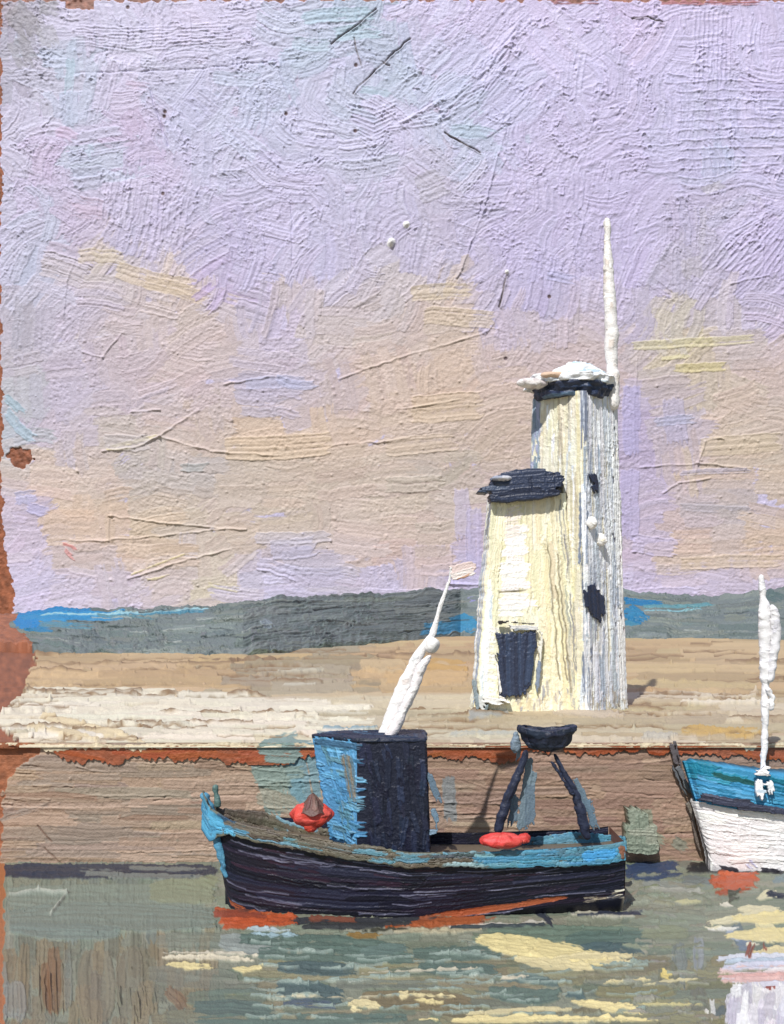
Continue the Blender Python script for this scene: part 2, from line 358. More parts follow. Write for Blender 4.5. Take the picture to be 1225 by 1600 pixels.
# ------------------------------------------------------------------ the sky backdrop, far behind everything
SKYC = IDW([
 (-60,[(0,(198,190,215)),(300,(205,200,225)),(600,(200,195,225)),(900,(205,196,226)),(1200,(203,195,225))]),
 (30,[(15,(150,142,145)),(60,(170,168,178)),(110,(205,200,220)),(200,(208,205,226)),(300,(212,206,228)),(400,(205,200,224)),(480,(186,196,214)),(560,(168,190,204)),(650,(205,198,226)),(750,(205,196,226)),(850,(207,195,226)),(1000,(208,192,224)),(1200,(205,195,225))]),
 (75,[(500,(175,192,208)),(600,(178,192,208))]),
 (100,[(20,(162,160,170)),(60,(188,186,200)),(100,(184,199,214)),(200,(204,202,222)),(350,(200,200,222)),(450,(183,195,213)),(540,(196,194,218)),(610,(176,191,208)),(750,(198,198,226)),(900,(205,198,230)),(1050,(203,196,228)),(1200,(204,196,228))]),
 (160,[(30,(196,192,208)),(105,(182,196,212)),(200,(200,190,212)),(300,(190,192,215)),(400,(188,196,218)),(560,(186,196,214)),(700,(187,196,218)),(800,(198,196,226)),(950,(200,192,222)),(1100,(196,192,222)),(1225,(202,196,228))]),
 (210,[(30,(200,196,214)),(110,(200,192,214)),(200,(194,178,204)),(300,(190,190,214)),(370,(188,194,214)),(500,(203,202,226)),(600,(200,196,222)),(740,(176,190,208)),(850,(198,190,220)),(1050,(196,192,222)),(1200,(200,196,226))]),
 (255,[(80,(196,182,206)),(145,(186,196,212)),(240,(192,180,206)),(560,(186,190,208)),(900,(196,188,218)),(1130,(184,190,216)),(1200,(196,190,220))]),
 (300,[(20,(192,188,204)),(100,(190,180,202)),(200,(195,186,208)),(300,(195,190,214)),(450,(196,192,217)),(600,(190,186,210)),(690,(188,182,198)),(800,(190,182,212)),(1000,(192,182,214)),(1120,(190,184,208)),(1200,(195,188,218))]),
 (345,[(60,(188,194,212)),(110,(188,174,194)),(250,(192,184,210)),(420,(192,186,212)),(560,(190,186,208)),(720,(184,178,200)),(900,(190,181,212)),(1060,(186,178,204)),(1200,(190,182,214))]),
 (385,[(30,(192,190,208)),(115,(188,175,190)),(200,(186,180,204)),(350,(184,178,206)),(500,(190,186,212)),(650,(184,178,198)),(800,(187,178,210)),(1000,(189,180,212)),(1080,(180,174,188)),(1200,(186,176,208))]),
 (415,[(60,(186,192,210)),(140,(202,187,168)),(250,(188,180,200)),(420,(188,180,208)),(520,(188,182,202)),(1060,(182,176,192))]),
 (435,[(130,(196,184,178)),(180,(198,186,180)),(265,(206,187,165)),(340,(188,172,204)),(500,(190,184,208)),(700,(188,180,195)),(850,(184,177,210)),(1000,(186,176,208)),(1100,(184,177,198)),(1200,(184,176,205))]),
 (470,[(60,(186,186,202)),(130,(194,186,204)),(230,(198,184,176)),(300,(200,183,165)),(390,(186,178,200)),(440,(196,183,180)),(600,(192,183,180)),(690,(202,184,160)),(760,(184,176,200)),(850,(180,174,205)),(1000,(186,177,208)),(1200,(188,180,206))]),
 (510,[(30,(178,176,192)),(110,(192,186,206)),(220,(196,182,180)),(330,(198,182,172)),(430,(185,178,205)),(520,(194,183,180)),(600,(196,182,172)),(690,(198,180,160)),(780,(188,178,195)),(880,(190,178,184)),(1000,(184,177,202)),(1050,(196,190,172)),(1130,(190,182,190)),(1200,(190,180,205))]),
 (545,[(1040,(202,194,160)),(1100,(205,196,150)),(1170,(192,182,180))]),
 (565,[(30,(172,172,186)),(100,(186,180,202)),(200,(192,180,190)),(300,(196,182,182)),(450,(188,182,200)),(600,(200,182,170)),(700,(200,180,160)),(800,(195,178,172)),(900,(192,176,176)),(1010,(184,176,180)),(1100,(196,184,165)),(1200,(194,178,168))]),
 (620,[(30,(176,184,200)),(100,(182,180,208)),(200,(186,178,198)),(300,(192,180,188)),(420,(178,176,204)),(520,(192,180,185)),(620,(201,182,166)),(700,(201,180,158)),(800,(194,178,165)),(985,(174,169,206)),(1060,(182,175,182)),(1150,(194,180,165)),(1220,(190,178,172))]),
 (680,[(30,(168,186,202)),(100,(190,185,208)),(180,(190,183,178)),(300,(196,182,172)),(400,(204,182,158)),(500,(205,184,162)),(600,(200,182,165)),(700,(192,177,162)),(800,(192,176,160)),(990,(172,166,208)),(1060,(176,170,192)),(1150,(197,182,163)),(1220,(190,178,165))]),
 (740,[(50,(209,190,172)),(150,(196,182,172)),(220,(178,176,172)),(300,(176,175,175)),(400,(190,179,164)),(500,(194,180,163)),(600,(190,178,163)),(700,(178,171,160)),(990,(173,167,206)),(1045,(188,177,186)),(1100,(199,182,163)),(1200,(196,180,158))]),
 (800,[(40,(188,182,215)),(100,(211,186,160)),(200,(205,184,160)),(300,(192,182,165)),(450,(195,182,163)),(600,(195,182,168)),(700,(188,177,168)),(1000,(177,170,204)),(1080,(178,170,182)),(1150,(178,171,174)),(1220,(185,172,165))]),
 (835,[(40,(196,188,218)),(120,(206,184,162)),(250,(206,186,160)),(400,(198,184,165)),(500,(196,184,170)),(600,(198,182,170)),(700,(192,176,165)),(760,(188,178,205)),(990,(186,176,206)),(1060,(200,176,158)),(1200,(200,180,158))]),
 (870,[(40,(202,194,220)),(130,(200,184,180)),(200,(208,186,162)),(300,(204,184,160)),(420,(190,184,200)),(490,(181,179,202)),(570,(198,184,185)),(640,(200,180,172)),(690,(196,178,172)),(750,(186,178,214)),(1000,(194,184,210)),(1080,(202,182,166)),(1200,(206,184,160))]),
 (915,[(40,(200,192,218)),(110,(204,194,208)),(200,(205,192,195)),(300,(206,190,178)),(340,(208,196,160)),(380,(200,192,205)),(450,(195,190,215)),(600,(194,186,208)),(700,(190,180,205)),(760,(178,174,210)),(1000,(198,188,214)),(1100,(196,184,205)),(1200,(190,178,202))]),
 (950,[(60,(205,196,222)),(200,(204,196,215)),(400,(200,192,210)),(700,(190,182,205)),(1000,(195,186,212)),(1200,(192,182,206))]),
])
def build_sky():
    c = Canvas(-130, -60, 1355, 985, (196, 188, 214), res=1.08, grain=0.5)
    BROWN = (150, 92, 66)
    def direction(x, y):
        if y < 330:
            if x > 640 and x < 860 and 60 < y < 200: return math.radians(-38 + rng.normal() * 5)
            if x > 1050: return math.radians(rng.choice([88, 2]) + rng.normal() * 5)
            return math.radians(rng.choice([0, 8, -20, 75, 50, -55, 95]) + rng.normal() * 8)
        if y < 520: return math.radians(rng.choice([-60, -75, -50, 85, 20, -35]) + rng.normal() * 8)
        if y < 700: return math.radians(rng.choice([-8, -18, 80, -45, 5]) + rng.normal() * 7)
        return math.radians(rng.choice([-4, -12, 8, 2, 85, -40], p=[.28, .25, .17, .15, .08, .07]) + rng.normal() * 5)
    # two passes: broad lay-in, then groups of parallel strokes
    for ps, (n, sz, wd) in enumerate([(420, 120, 40), (760, 74, 17)]):
        gx = int(1485 / sz * 1.5); gy = int(1045 / sz * 1.5)
        cells = [(-130 + (i + rng.random()) * 1485 / gx, -60 + (j + rng.random()) * 1045 / gy) for i in range(gx) for j in range(gy)]
        rng.shuffle(cells)
        for (x, y) in cells:
            a = direction(x, y); ca, sa = math.cos(a), math.sin(a)
            L = sz * rng.uniform(.7, 1.35); nn = rng.integers(3, 6); wv = wd * rng.uniform(.75, 1.25)
            bend = rng.normal() * 7 if y < 520 else rng.normal() * 3.5
            rough = 1.0 if y < 500 else 0.62 if y < 700 else 0.5
            if 500 < y and 150 < x < 760 and rng.random() < .3: rough *= .5
            bias = rng.normal() * 2.2
            for k in range(nn):
                o = (k - nn / 2) * wv * .8
                ex, ey = x - sa * o + rng.normal() * 4, y + ca * o + rng.normal() * 4
                col = jit(SKYC(ex, ey) + bias, 1.8)
                c.stroke(ex - ca * L / 2, ey - sa * L / 2, ex + ca * L / 2, ey + sa * L / 2, wv, col, bend=bend,
                         thick=rough * rng.uniform(.55, 1.05) * (0.7 if ps == 0 else 1), dry=.05 if ps == 0 else .16, load=.93 if ps == 0 else .86,
                         ridge=.35, spacing=rng.choice([2.2, 3.0, 4.2]))
    up = np.clip((560 - c.PY) / 240, 0, 1)
    c.crumble(.9, 3.6, mask=up * .9 + .18); c.crumble(1.5, 7, mask=up * .8 + .2)
    # small patches of second colours
    P = [((18,10),(60,60),40,(146,142,148)),((20,60),(50,110),36,(152,150,158)),((60,12),(100,16),26,(160,158,166)),((70,40),(85,80),30,(176,174,184)),((110,90),(108,150),16,(176,198,214)),((470,30),(590,22),24,(164,190,204)),((520,55),(600,48),26,(168,192,206)),((455,66),(520,70),22,(178,196,212)),
         ((560,140),(620,150),14,(172,194,210)),((700,206),(776,212),22,(172,190,208)),((330,120),(410,125),24,(186,194,216)),((135,228),(150,248),16,(182,196,214)),
         ((195,132),(240,140),14,(206,186,212)),((85,205),(125,222),18,(200,178,206)),((200,170),(222,215),34,(192,176,204)),((165,330),(110,322),34,(192,174,196)),
         ((650,300),(700,280),46,(184,180,194)),((690,330),(700,390),40,(184,176,198)),((1080,400),(1085,440),34,(180,174,184)),((1095,300),(1135,285),14,(192,188,198)),
         ((120,400),(200,405),26,(203,189,168)),((180,420),(310,450),30,(206,188,164)),((225,440),(330,470),24,(203,185,164)),((300,470),(340,440),13,(178,158,206)),
         ((350,450),(320,492),12,(188,172,208)),((640,460),(740,455),26,(202,186,160)),((660,492),(780,500),30,(199,182,160)),((850,430),(905,440),16,(176,174,208)),
         ((985,540),(1180,530),16,(204,196,158)),((1050,575),(1140,572),15,(208,196,142)),((1030,560),(1080,556),9,(212,204,160)),((985,600),(988,720),30,(174,168,210)),
         ((985,730),(984,850),32,(178,170,208)),((1050,620),(1060,700),36,(176,170,198)),((1020,660),(1090,655),16,(172,174,200)),((1090,700),(1225,690),32,(198,182,160)),
         ((1060,790),(1180,795),16,(178,172,182)),((1060,740),(1180,735),10,(180,174,196)),((985,850),(1060,858),30,(190,180,210)),((1060,880),(1225,876),22,(206,186,164)),
         ((720,760),(724,850),26,(186,178,206)),((742,790),(740,900),26,(186,178,212)),((700,905),(742,908),16,(184,178,214)),((600,760),(700,755),26,(186,176,164)),
         ((280,730),(330,728),14,(170,174,176)),((350,700),(520,690),40,(205,184,160)),((170,698),(250,680),7,(212,202,160)),((165,702),(215,699),4,(226,214,158)),
         ((160,690),(240,692),26,(190,182,184)),((96,850),(126,868),9,(216,128,128)),((100,856),(122,876),7,(214,140,138)),((200,900),(300,862),4,(216,204,150)),
         ((225,905),(270,893),4,(220,208,156)),((40,790),(80,800),18,(182,178,218)),((10,640),(62,690),17,(162,188,206)),((5,620),(40,650),14,(150,180,196)),
         ((20,780),(62,772),22,(176,176,212)),((320,912),(380,925),9,(210,200,160)),((420,860),(500,850),34,(186,182,206)),((400,880),(470,900),22,(196,190,216)),
         ((395,840),(520,838),20,(190,184,196)),((560,925),(720,925),16,(192,184,208)),((980,930),(1100,928),18,(196,186,212)),((430,590),(500,600),16,(172,176,208)),
         ((380,600),(480,598),20,(178,178,206)),((640,640),(760,632),46,(202,182,160)),((600,700),(720,690),30,(198,180,162)),((1000,445),(1010,520),30,(186,178,196))]
    for (a, b, wd, k) in P:
        c.stroke(*a, *b, wd, k, thick=.75, dry=.2, load=.58, bend=rng.normal() * 2, spacing=3)
    # arcs of bristle marks
    for k in range(13):
        o = k * 7
        c.line([(600 + o * .6, 205 - o * .3), (680 + o * .5, 195 - o * .7), (745 + o * .3, 160 - o * .9), (790 + o * .3, 105 - o * .95)], 1.6, .9)
    for k in range(10): c.line([(1060, 130 + k * 15), (1140, 126 + k * 15), (1225, 130 + k * 14)], 1.5, .8)
    for k in range(9): c.line([(1085 + k * 7, 20), (1083 + k * 7, 130)], 1.4, .8)
    for k in range(8): c.line([(120, 42 + k * 4), (200, 46 + k * 5), (360, 36 + k * 5)], 1.2, .7)
    for k in range(16): c.line([(160 + k * 9, 265 + k * 3), (150 + k * 9, 340 + k * 3)], 1.4, .8)
    for k in range(12): c.line([(540 + k * 3, 160 + k * 7), (585, 172 + k * 7), (620 - k * 2, 158 + k * 7)], 1.4, .9)
    for k in range(13): c.line([(1090 + k * 10, 420 + k), (1140 + k * 9, 365 + k), (1205 + k * 5, 330)], 1.4, .8)
    # cut and raised edges of older layers
    for pts, wd, h in [([(232,130),(262,228)],1.3,-1.6),([(787,210),(755,330),(715,435)],1.5,1.6),([(920,310),(895,410)],1.2,1.0),
        ([(160,705),(210,700),(250,682),(310,640)],1.6,1.6),([(250,682),(330,705),(440,713)],1.5,1.4),([(170,805),(260,818),(385,828)],1.4,1.3),
        ([(110,845),(170,845),(170,800)],1.4,1.1),([(200,905),(290,875),(360,858)],1.5,1.4),([(120,398),(105,440),(100,500)],1.3,.9),
        ([(175,843),(250,838),(350,826)],1.3,1.1),([(530,592),(620,560),(760,520)],1.5,1.2),([(455,315),(458,470)],1.3,-.9),([(1085,740),(1100,690),(1120,684),(1130,686)],1.5,1.4),
        ([(1035,770),(1060,755),(1110,748)],1.5,1.3),([(1000,730),(1090,724),(1200,735)],1.4,1.1),([(120,115),(290,110),(470,92)],1.4,-1.0),([(620,640),(720,625)],1.3,1.),
        ([(706,855),(708,912)],1.4,1.3),([(770,850),(768,900),(750,912),(700,913)],1.6,1.6),([(995,560),(993,610)],1.3,1.2),([(520,695),(600,690),(640,684)],1.4,1.2),([(130,550),(160,560),(190,520)],1.3,1.1),
        ([(1140,445),(1200,430)],1.3,1.),([(350,600),(430,588)],1.4,1.),([(205,645),(250,640)],1.5,1.5)]:
        c.line(pts, wd, h)
    for pts in [[(517,68),(545,48),(588,15)], [(551,146),(585,112),(640,60)], [(598,98),(608,104)], [(988,29),(1012,28),(1035,36)],
                [(553,60),(563,103)], [(695,208),(750,240)], [(790,432),(780,480)]]:
        c.line(pts, 1.15, -2.0, (118, 110, 112)); c.line([(x + 2.2, y + 1.5) for x, y in pts], 1.2, 1.0)
    for (x, y) in [(635,352),(610,382),(612,378),(792,426)]: c.dab(x, y, 5.5 if x < 700 else 3.5, (236,234,232), 3.2)
    for (x, y) in [(257,182),(258,175),(255,303),(556,102),(858,464),(790,560),(555,205),(200,12),(447,178)]: c.dab(x, y, 3, (112,96,100), -1.5)
    c.stroke(860, 4, 945, 3, 9, (160,112,118), dry=.4); c.stroke(1030, 3, 1200, 4, 12, (172,118,124), dry=.45)
    # worn left margin where the reddish ground shows
    m = -2 + 9 * (vnoise(c.H, 1, 14)[:, 0] - .1) + 8 * np.clip((c.ys - 600) / 120, 0, 1) * vnoise(c.H, 1, 26)[:, 0] + 12 * np.clip((c.ys - 850) / 40, 0, 1)
    edge = c.PX < (m[:, None] + 5 * (vnoise(c.H, c.W, 4) - .5))
    nz = (vnoise(c.H, c.W, 5) * .35 + .8)[..., None]
    c.col[edge] = (c255(BROWN) * nz)[edge]; c.h[edge] *= .35
    d = np.hypot((c.PX - 32) / 1.15, c.PY - 713) + 10 * (vnoise(c.H, c.W, 7) - .5)
    c.col[d < 16] = (c255((142,90,68)) * nz)[d < 16]; c.h[d < 16] -= 1.2
    top = (c.PY < -2 + 8 * vnoise(c.H, c.W, 9)) | ((abs(c.PX - 125) < 22) & (c.PY < 13 + 4 * vnoise(c.H, c.W, 6)))
    c.col[top] = (c255((158,116,104)) * nz)[top]; c.h[top] *= .4
    c.grit(1700, y1=620, hmin=-.35, hmax=1.3); c.grit(1300, y0=600, hmin=-.6, hmax=1.2)
    # the backdrop goes on far beyond the frame, coarser
    micro(c, .20)
    YS = 300.
    px = np.r_[np.linspace(-4200, -170, 20), c.xs, np.linspace(1395, 5400, 20)]
    py = np.r_[np.linspace(-2600, -100, 14), c.ys]
    Hh = np.pad(c.h, ((14, 0), (20, 20))); Hh[:14] = .5; Hh[:, :20] = .5; Hh[:, -20:] = .5
    Cc = np.pad(c.col, ((14, 0), (20, 20), (0, 0)), mode='edge')
    Cc[:14] = c255((200,192,220)); Cc[14:, :20] = c255((190,182,200)); Cc[14:, -20:] = c255((192,182,200))
    PX, PY = np.meshgrid(px, py); P = at(PX, PY, YS)
    P[..., 1] += -Hh * YS / F * 1.55
    o = grid_mesh('sky', P, tolin(Cc) * G_WALL * .965, paint_mat('sky_paint', YS / F, .55, .25, .4))
    tag(o, kind='structure')

G_WALL, G_GROUND = 1.0, 0.8
build_sky()

# ------------------------------------------------------------------ terrain: hills behind the sands
ZQ = EYE - (1165 - HOR) * 28.0 / F           # top of the quay
YQ = 28.0                                    # quay face
def build_hills():
    c = Canvas(-160, 905, 1385, 1040, (112, 122, 122), res=1.25, grain=.5)
    top = lambda x: np.interp(x, [-160, 30, 130, 260, 380, 480, 640, 740, 980, 1050, 1120, 1225, 1385], [962, 955, 952, 950, 940, 930, 924, 918, 922, 930, 932, 918, 924])
    bot = lambda x: np.interp(x, [-160, 30, 90, 140, 380, 400, 520, 600, 720, 980, 1040, 1060, 1120, 1180, 1225, 1385], [1004, 1006, 1014, 1032, 1035, 1022, 1012, 1008, 996, 1000, 1004, 1014, 1012, 1016, 1010, 1014])
    for _ in range(330):
        x, y = rng.uniform(-160, 1385), rng.uniform(905, 1040); L = rng.uniform(40, 110)
        k = [(112,122,122),(104,116,116),(122,131,129),(98,110,108),(116,124,118)][rng.integers(5)]
        c.stroke(x - L/2, y, x + L/2, y + rng.normal() * 3, rng.uniform(8, 18), jit(k, 3), thick=.95, dry=.15, bend=rng.normal() * 2)
    for _ in range(110):
        x, y = rng.uniform(60, 640), rng.uniform(945, 1030)
        c.stroke(x, y, x + rng.normal() * 6, y + rng.uniform(15, 32), rng.uniform(6, 11), jit((112,121,121), 4), thick=1.1, dry=.2)
    for (x0, y0, x1, y1, wd, k) in [(25,958,150,960,14,(30,122,178)),(30,972,125,974,14,(48,138,190)),(34,984,84,984,12,(44,118,160)),(60,966,80,966,6,(120,170,160)),(100,960,330,955,5,(70,126,150)),
            (36,958,46,985,20,(32,124,184)),(30,965,200,962,16,(44,132,182)),(60,978,150,978,12,(90,134,150)),(330,950,60,962,5,(150,190,200)),(710,962,745,985,22,(50,126,166)),(660,980,745,978,18,(62,134,170)),(975,950,1010,975,26,(30,114,160)),(150,962,250,968,5,(90,130,140)),(700,975,745,972,26,(58,128,164)),(655,988,745,986,14,(60,130,168)),(706,950,738,948,12,(96,106,102)),(730,938,745,936,12,(140,140,190)),
            (972,940,1040,946,14,(24,110,160)),(975,958,1010,958,16,(44,120,160)),(972,975,1000,975,12,(60,124,150)),(1000,948,1120,944,8,(90,140,150)),(1000,955,1100,952,4,(130,176,186)),
            (380,945,560,940,5,(134,142,136)),(412,968,425,985,13,(138,150,158)),(250,940,380,938,6,(146,150,138)),
            (380,1028,480,1024,10,(104,112,92)),(440,1034,600,1018,16,(150,142,116)),(480,1014,620,1004,12,(96,108,98)),(560,990,640,992,12,(92,104,100)),(140,985,160,1010,12,(98,108,112)),(1190,925,1225,940,18,(84,104,104))]:
        g0, g1 = top(x0), bot(x0); e0, e1 = top(x1), bot(x1); q = 135 / max(20, (bot((x0+x1)/2) - top((x0+x1)/2)))
        c.stroke(x0, 905 + 135 * (y0 - g0) / (g1 - g0), x1, 905 + 135 * (y1 - e0) / (e1 - e0), wd * q * .8, k, thick=1.0, dry=.15)
    c.crumble(2.6, 5); c.crumble(2.2, 9); micro(c, .6); c.grit(420, hmin=-1.6, hmax=1.8)
    for k in range(120):
        x, y = rng.uniform(60, 1300), rng.uniform(915, 1030); c.line([(x, y), (x + rng.uniform(20, 70), y + rng.normal() * 4)], 1.4, rng.choice([1.6, -1.8]), None if rng.random() < .6 else ((70,80,82) if rng.random() < .5 else (150,158,156)))
    # bare reddish earth at the left end
    e = (c.PX < 26 + 14 * np.clip((c.PY - 985) / 14, 0, 1) + 10 * np.clip((c.PY - 1008) / 20, 0, 1) - 14 * np.exp(-((c.PY - 962) / 16) ** 2) + 9 * (vnoise(c.H, c.W, 5) - .5)) 
    c.col[e] = (c255((150,94,66)) * (vnoise(c.H, c.W, 6) * .3 + .85)[..., None])[e]; c.h[e] *= .3
    v = (c.PY - 905) / 135.; nr = vnoise(1, c.W, 5)[0] * 4 + vnoise(1, c.W, 22)[0] * 8 - 6
    T = top(c.xs)[None]; Bt = bot(c.xs)[None]; nb_ = vnoise(1, c.W, 5)[0][None] * 9 - 5
    # remap rows onto the slope between foot and crest; strokes are squeezed with it
    py = T + (Bt - T) * v + nr[None] * (1 - v) ** 7 + nb_ * v ** 7
    yf = 1600 * (EYE - ZQ) / np.interp(c.xs, [-160, 100, 380, 560, 720, 980, 1385], [60, 76, 78, 62, 48, 52, 58])[None]
    Yd = yf + (1 - v) ** 1.1 * 11.
    P = at(c.PX, py, Yd)
    # behind the crest the land falls away
    back = P[0:1].copy(); back[..., 1] += 30; back[..., 2] = 2.0
    foot = P[-1:].copy(); foot[..., 2] = ZQ - .6
    P = np.concatenate([back, P, foot], 0); c.h = np.concatenate([c.h[:1] * 0, c.h, c.h[-1:] * 0], 0); c.col = np.concatenate([c.col[:1], c.col, c.col[-1:]], 0)
    n = np.array([0, -.85, .5])
    Q = P + n * (c.h * 80 / F * 2.3)[..., None]
    tag(grid_mesh('hills', Q, tolin(c.col) * .82, paint_mat('hill_paint', .05, .5, .4)), kind='structure')
build_hills()

def build_ground():
    c = Canvas(-260, 977, 1485, 1166.5, (205, 180, 140), res=1.1, grain=.1)
    for _ in range(360):
        x, y = rng.uniform(-260, 1485), rng.uniform(977, 1095); L = rng.uniform(120, 300)
        k = [(204,176,134),(198,170,130),(210,184,146),(190,164,126)][rng.integers(4)]
        if 360 < x < 560: k = [(172,158,130),(178,164,138),(164,150,124)][rng.integers(3)]
        if x > 1000: k = [(196,172,132),(204,180,140),(184,162,126)][rng.integers(3)]
        c.stroke(x - L/2, y, x + L/2, y + rng.normal() * 2, rng.uniform(10, 20), jit(k, 4), thick=.95, dry=.06, bend=rng.normal() * 2, spacing=3.0, jag=.2, ridge=.1, keep=.2)
    for a in [(400,1045,560,1050,20,(176,164,140)),(420,1070,560,1075,22,(180,168,144)),(430,1050,520,1048,8,(202,196,174)),(440,1072,500,1070,5,(206,200,180)),(380,1035,600,1030,14,(168,154,124)),
              (640,1035,735,1045,22,(204,166,104)),(600,1060,735,1058,22,(210,178,130)),(560,1040,640,1042,22,(206,182,142))]:
        c.stroke(*a, thick=1, dry=.2, spacing=3)
    for _ in range(300):
        x, y = rng.uniform(-260, 1485), rng.uniform(1090, 1168); L = rng.uniform(140, 380)
        k = [(228,218,194),(222,210,182),(212,200,174),(234,226,206)][rng.integers(4)] if x < 560 else [(206,192,164),(198,182,150),(214,202,176),(188,172,142)][rng.integers(4)]
        c.stroke(x - L/2, y, x + L/2, y + rng.normal() * 2, rng.uniform(9, 18), jit(k, 4), thick=1.0, dry=.1, bend=rng.normal() * 2, spacing=3.0, jag=.2, ridge=.1, keep=.2)
    for _ in range(60):
        x, y = rng.uniform(20, 520), rng.uniform(1080, 1150); L = rng.uniform(100, 260)
        c.stroke(x - L/2, y, x + L/2, y + rng.normal() * 2, rng.uniform(7, 14), jit((236,228,206), 4), thick=1.15, dry=.2, spacing=3.0, jag=.25, ridge=.12, keep=.2)
    for a in [(60,1120,230,1162,14,(228,210,172)),(40,1135,160,1158,10,(226,208,170)),(1060,1140,1190,1147,13,(206,172,108)),(1080,1090,1190,1084,8,(232,220,196)),(1060,1100,1200,1098,6,(236,226,204)),(1000,1150,1060,1152,12,(196,190,176)),
              (490,1150,640,1152,8,(168,182,180)),(500,1140,600,1140,5,(150,176,184)),(700,1148,840,1146,6,(196,196,184)),(730,1118,800,1112,10,(176,176,170)),(860,1110,980,1120,12,(206,190,170)),(930,1095,975,1098,8,(150,104,78))]:
        c.stroke(*a, thick=1.2, dry=.25, spacing=3)
    for a in [(405,1160,490,1162,14,(134,156,152)),(425,1152,475,1150,8,(140,164,160))]: c.stroke(*a, thick=.8, dry=.2, taper=.6)
    for _ in range(240):
        x = rng.uniform(-200, 1400); y = rng.uniform(1000, 1160); L = rng.uniform(60, 260)
        c.line([(x, y), (x + L/2, y + rng.normal()), (x + L, y + rng.normal() * 2)], .9, rng.choice([-.9, -.7, .8]), None if rng.random() < .55 else (150,124,94))
    c.crumble(.6, 4, mask=.5, sx=6); c.grit(60)
    micro(c, .2, 9); yy = c.PY; e = c.PX < (34 + 22 * np.exp(-((yy - 1030) / 30) ** 2) - 44 * np.exp(-((yy - 1122) / 24) ** 2) + 18 * (vnoise(c.H, c.W, 6) - .5) + 10 * (vnoise(c.H, c.W, 16) - .5))
    c.col[e] = (c255((152,96,68)) * (vnoise(c.H, c.W, 6) * .3 + .85)[..., None])[e]; c.h[e] *= .25
    Y = (EYE - ZQ) * F / (c.PY - HOR)
    P = at(c.PX, c.PY, Y)
    Q = P.copy(); Q[..., 2] += (np.minimum(c.h, 5) - 1.1) * np.minimum(Y, 60) / F * 5.5
    sk_ = Q[-1:].copy(); sk_[..., 2] = ZQ - .03; Q = np.concatenate([Q, sk_], 0); c.col = np.concatenate([c.col, c.col[-1:]], 0)
    tag(grid_mesh('sand_flat', Q, tolin(c.col) * .74, paint_mat('sand_paint', .03, .6, .3)), kind='structure')
build_ground()
# one wide sheet under everything, out to the foot of the sky
pl = np.zeros((40, 40, 3)); gx, gy = np.meshgrid(np.linspace(-900, 900, 40), np.linspace(-300, 320, 40))
pl[..., 0] = gx; pl[..., 1] = gy; pl[..., 2] = -1.6
tag(grid_mesh('ground', pl, np.ones((40, 40, 3)) * tolin(c255((120,116,96))), paint_mat('seabed_paint', .5, .8, .2)), kind='structure')

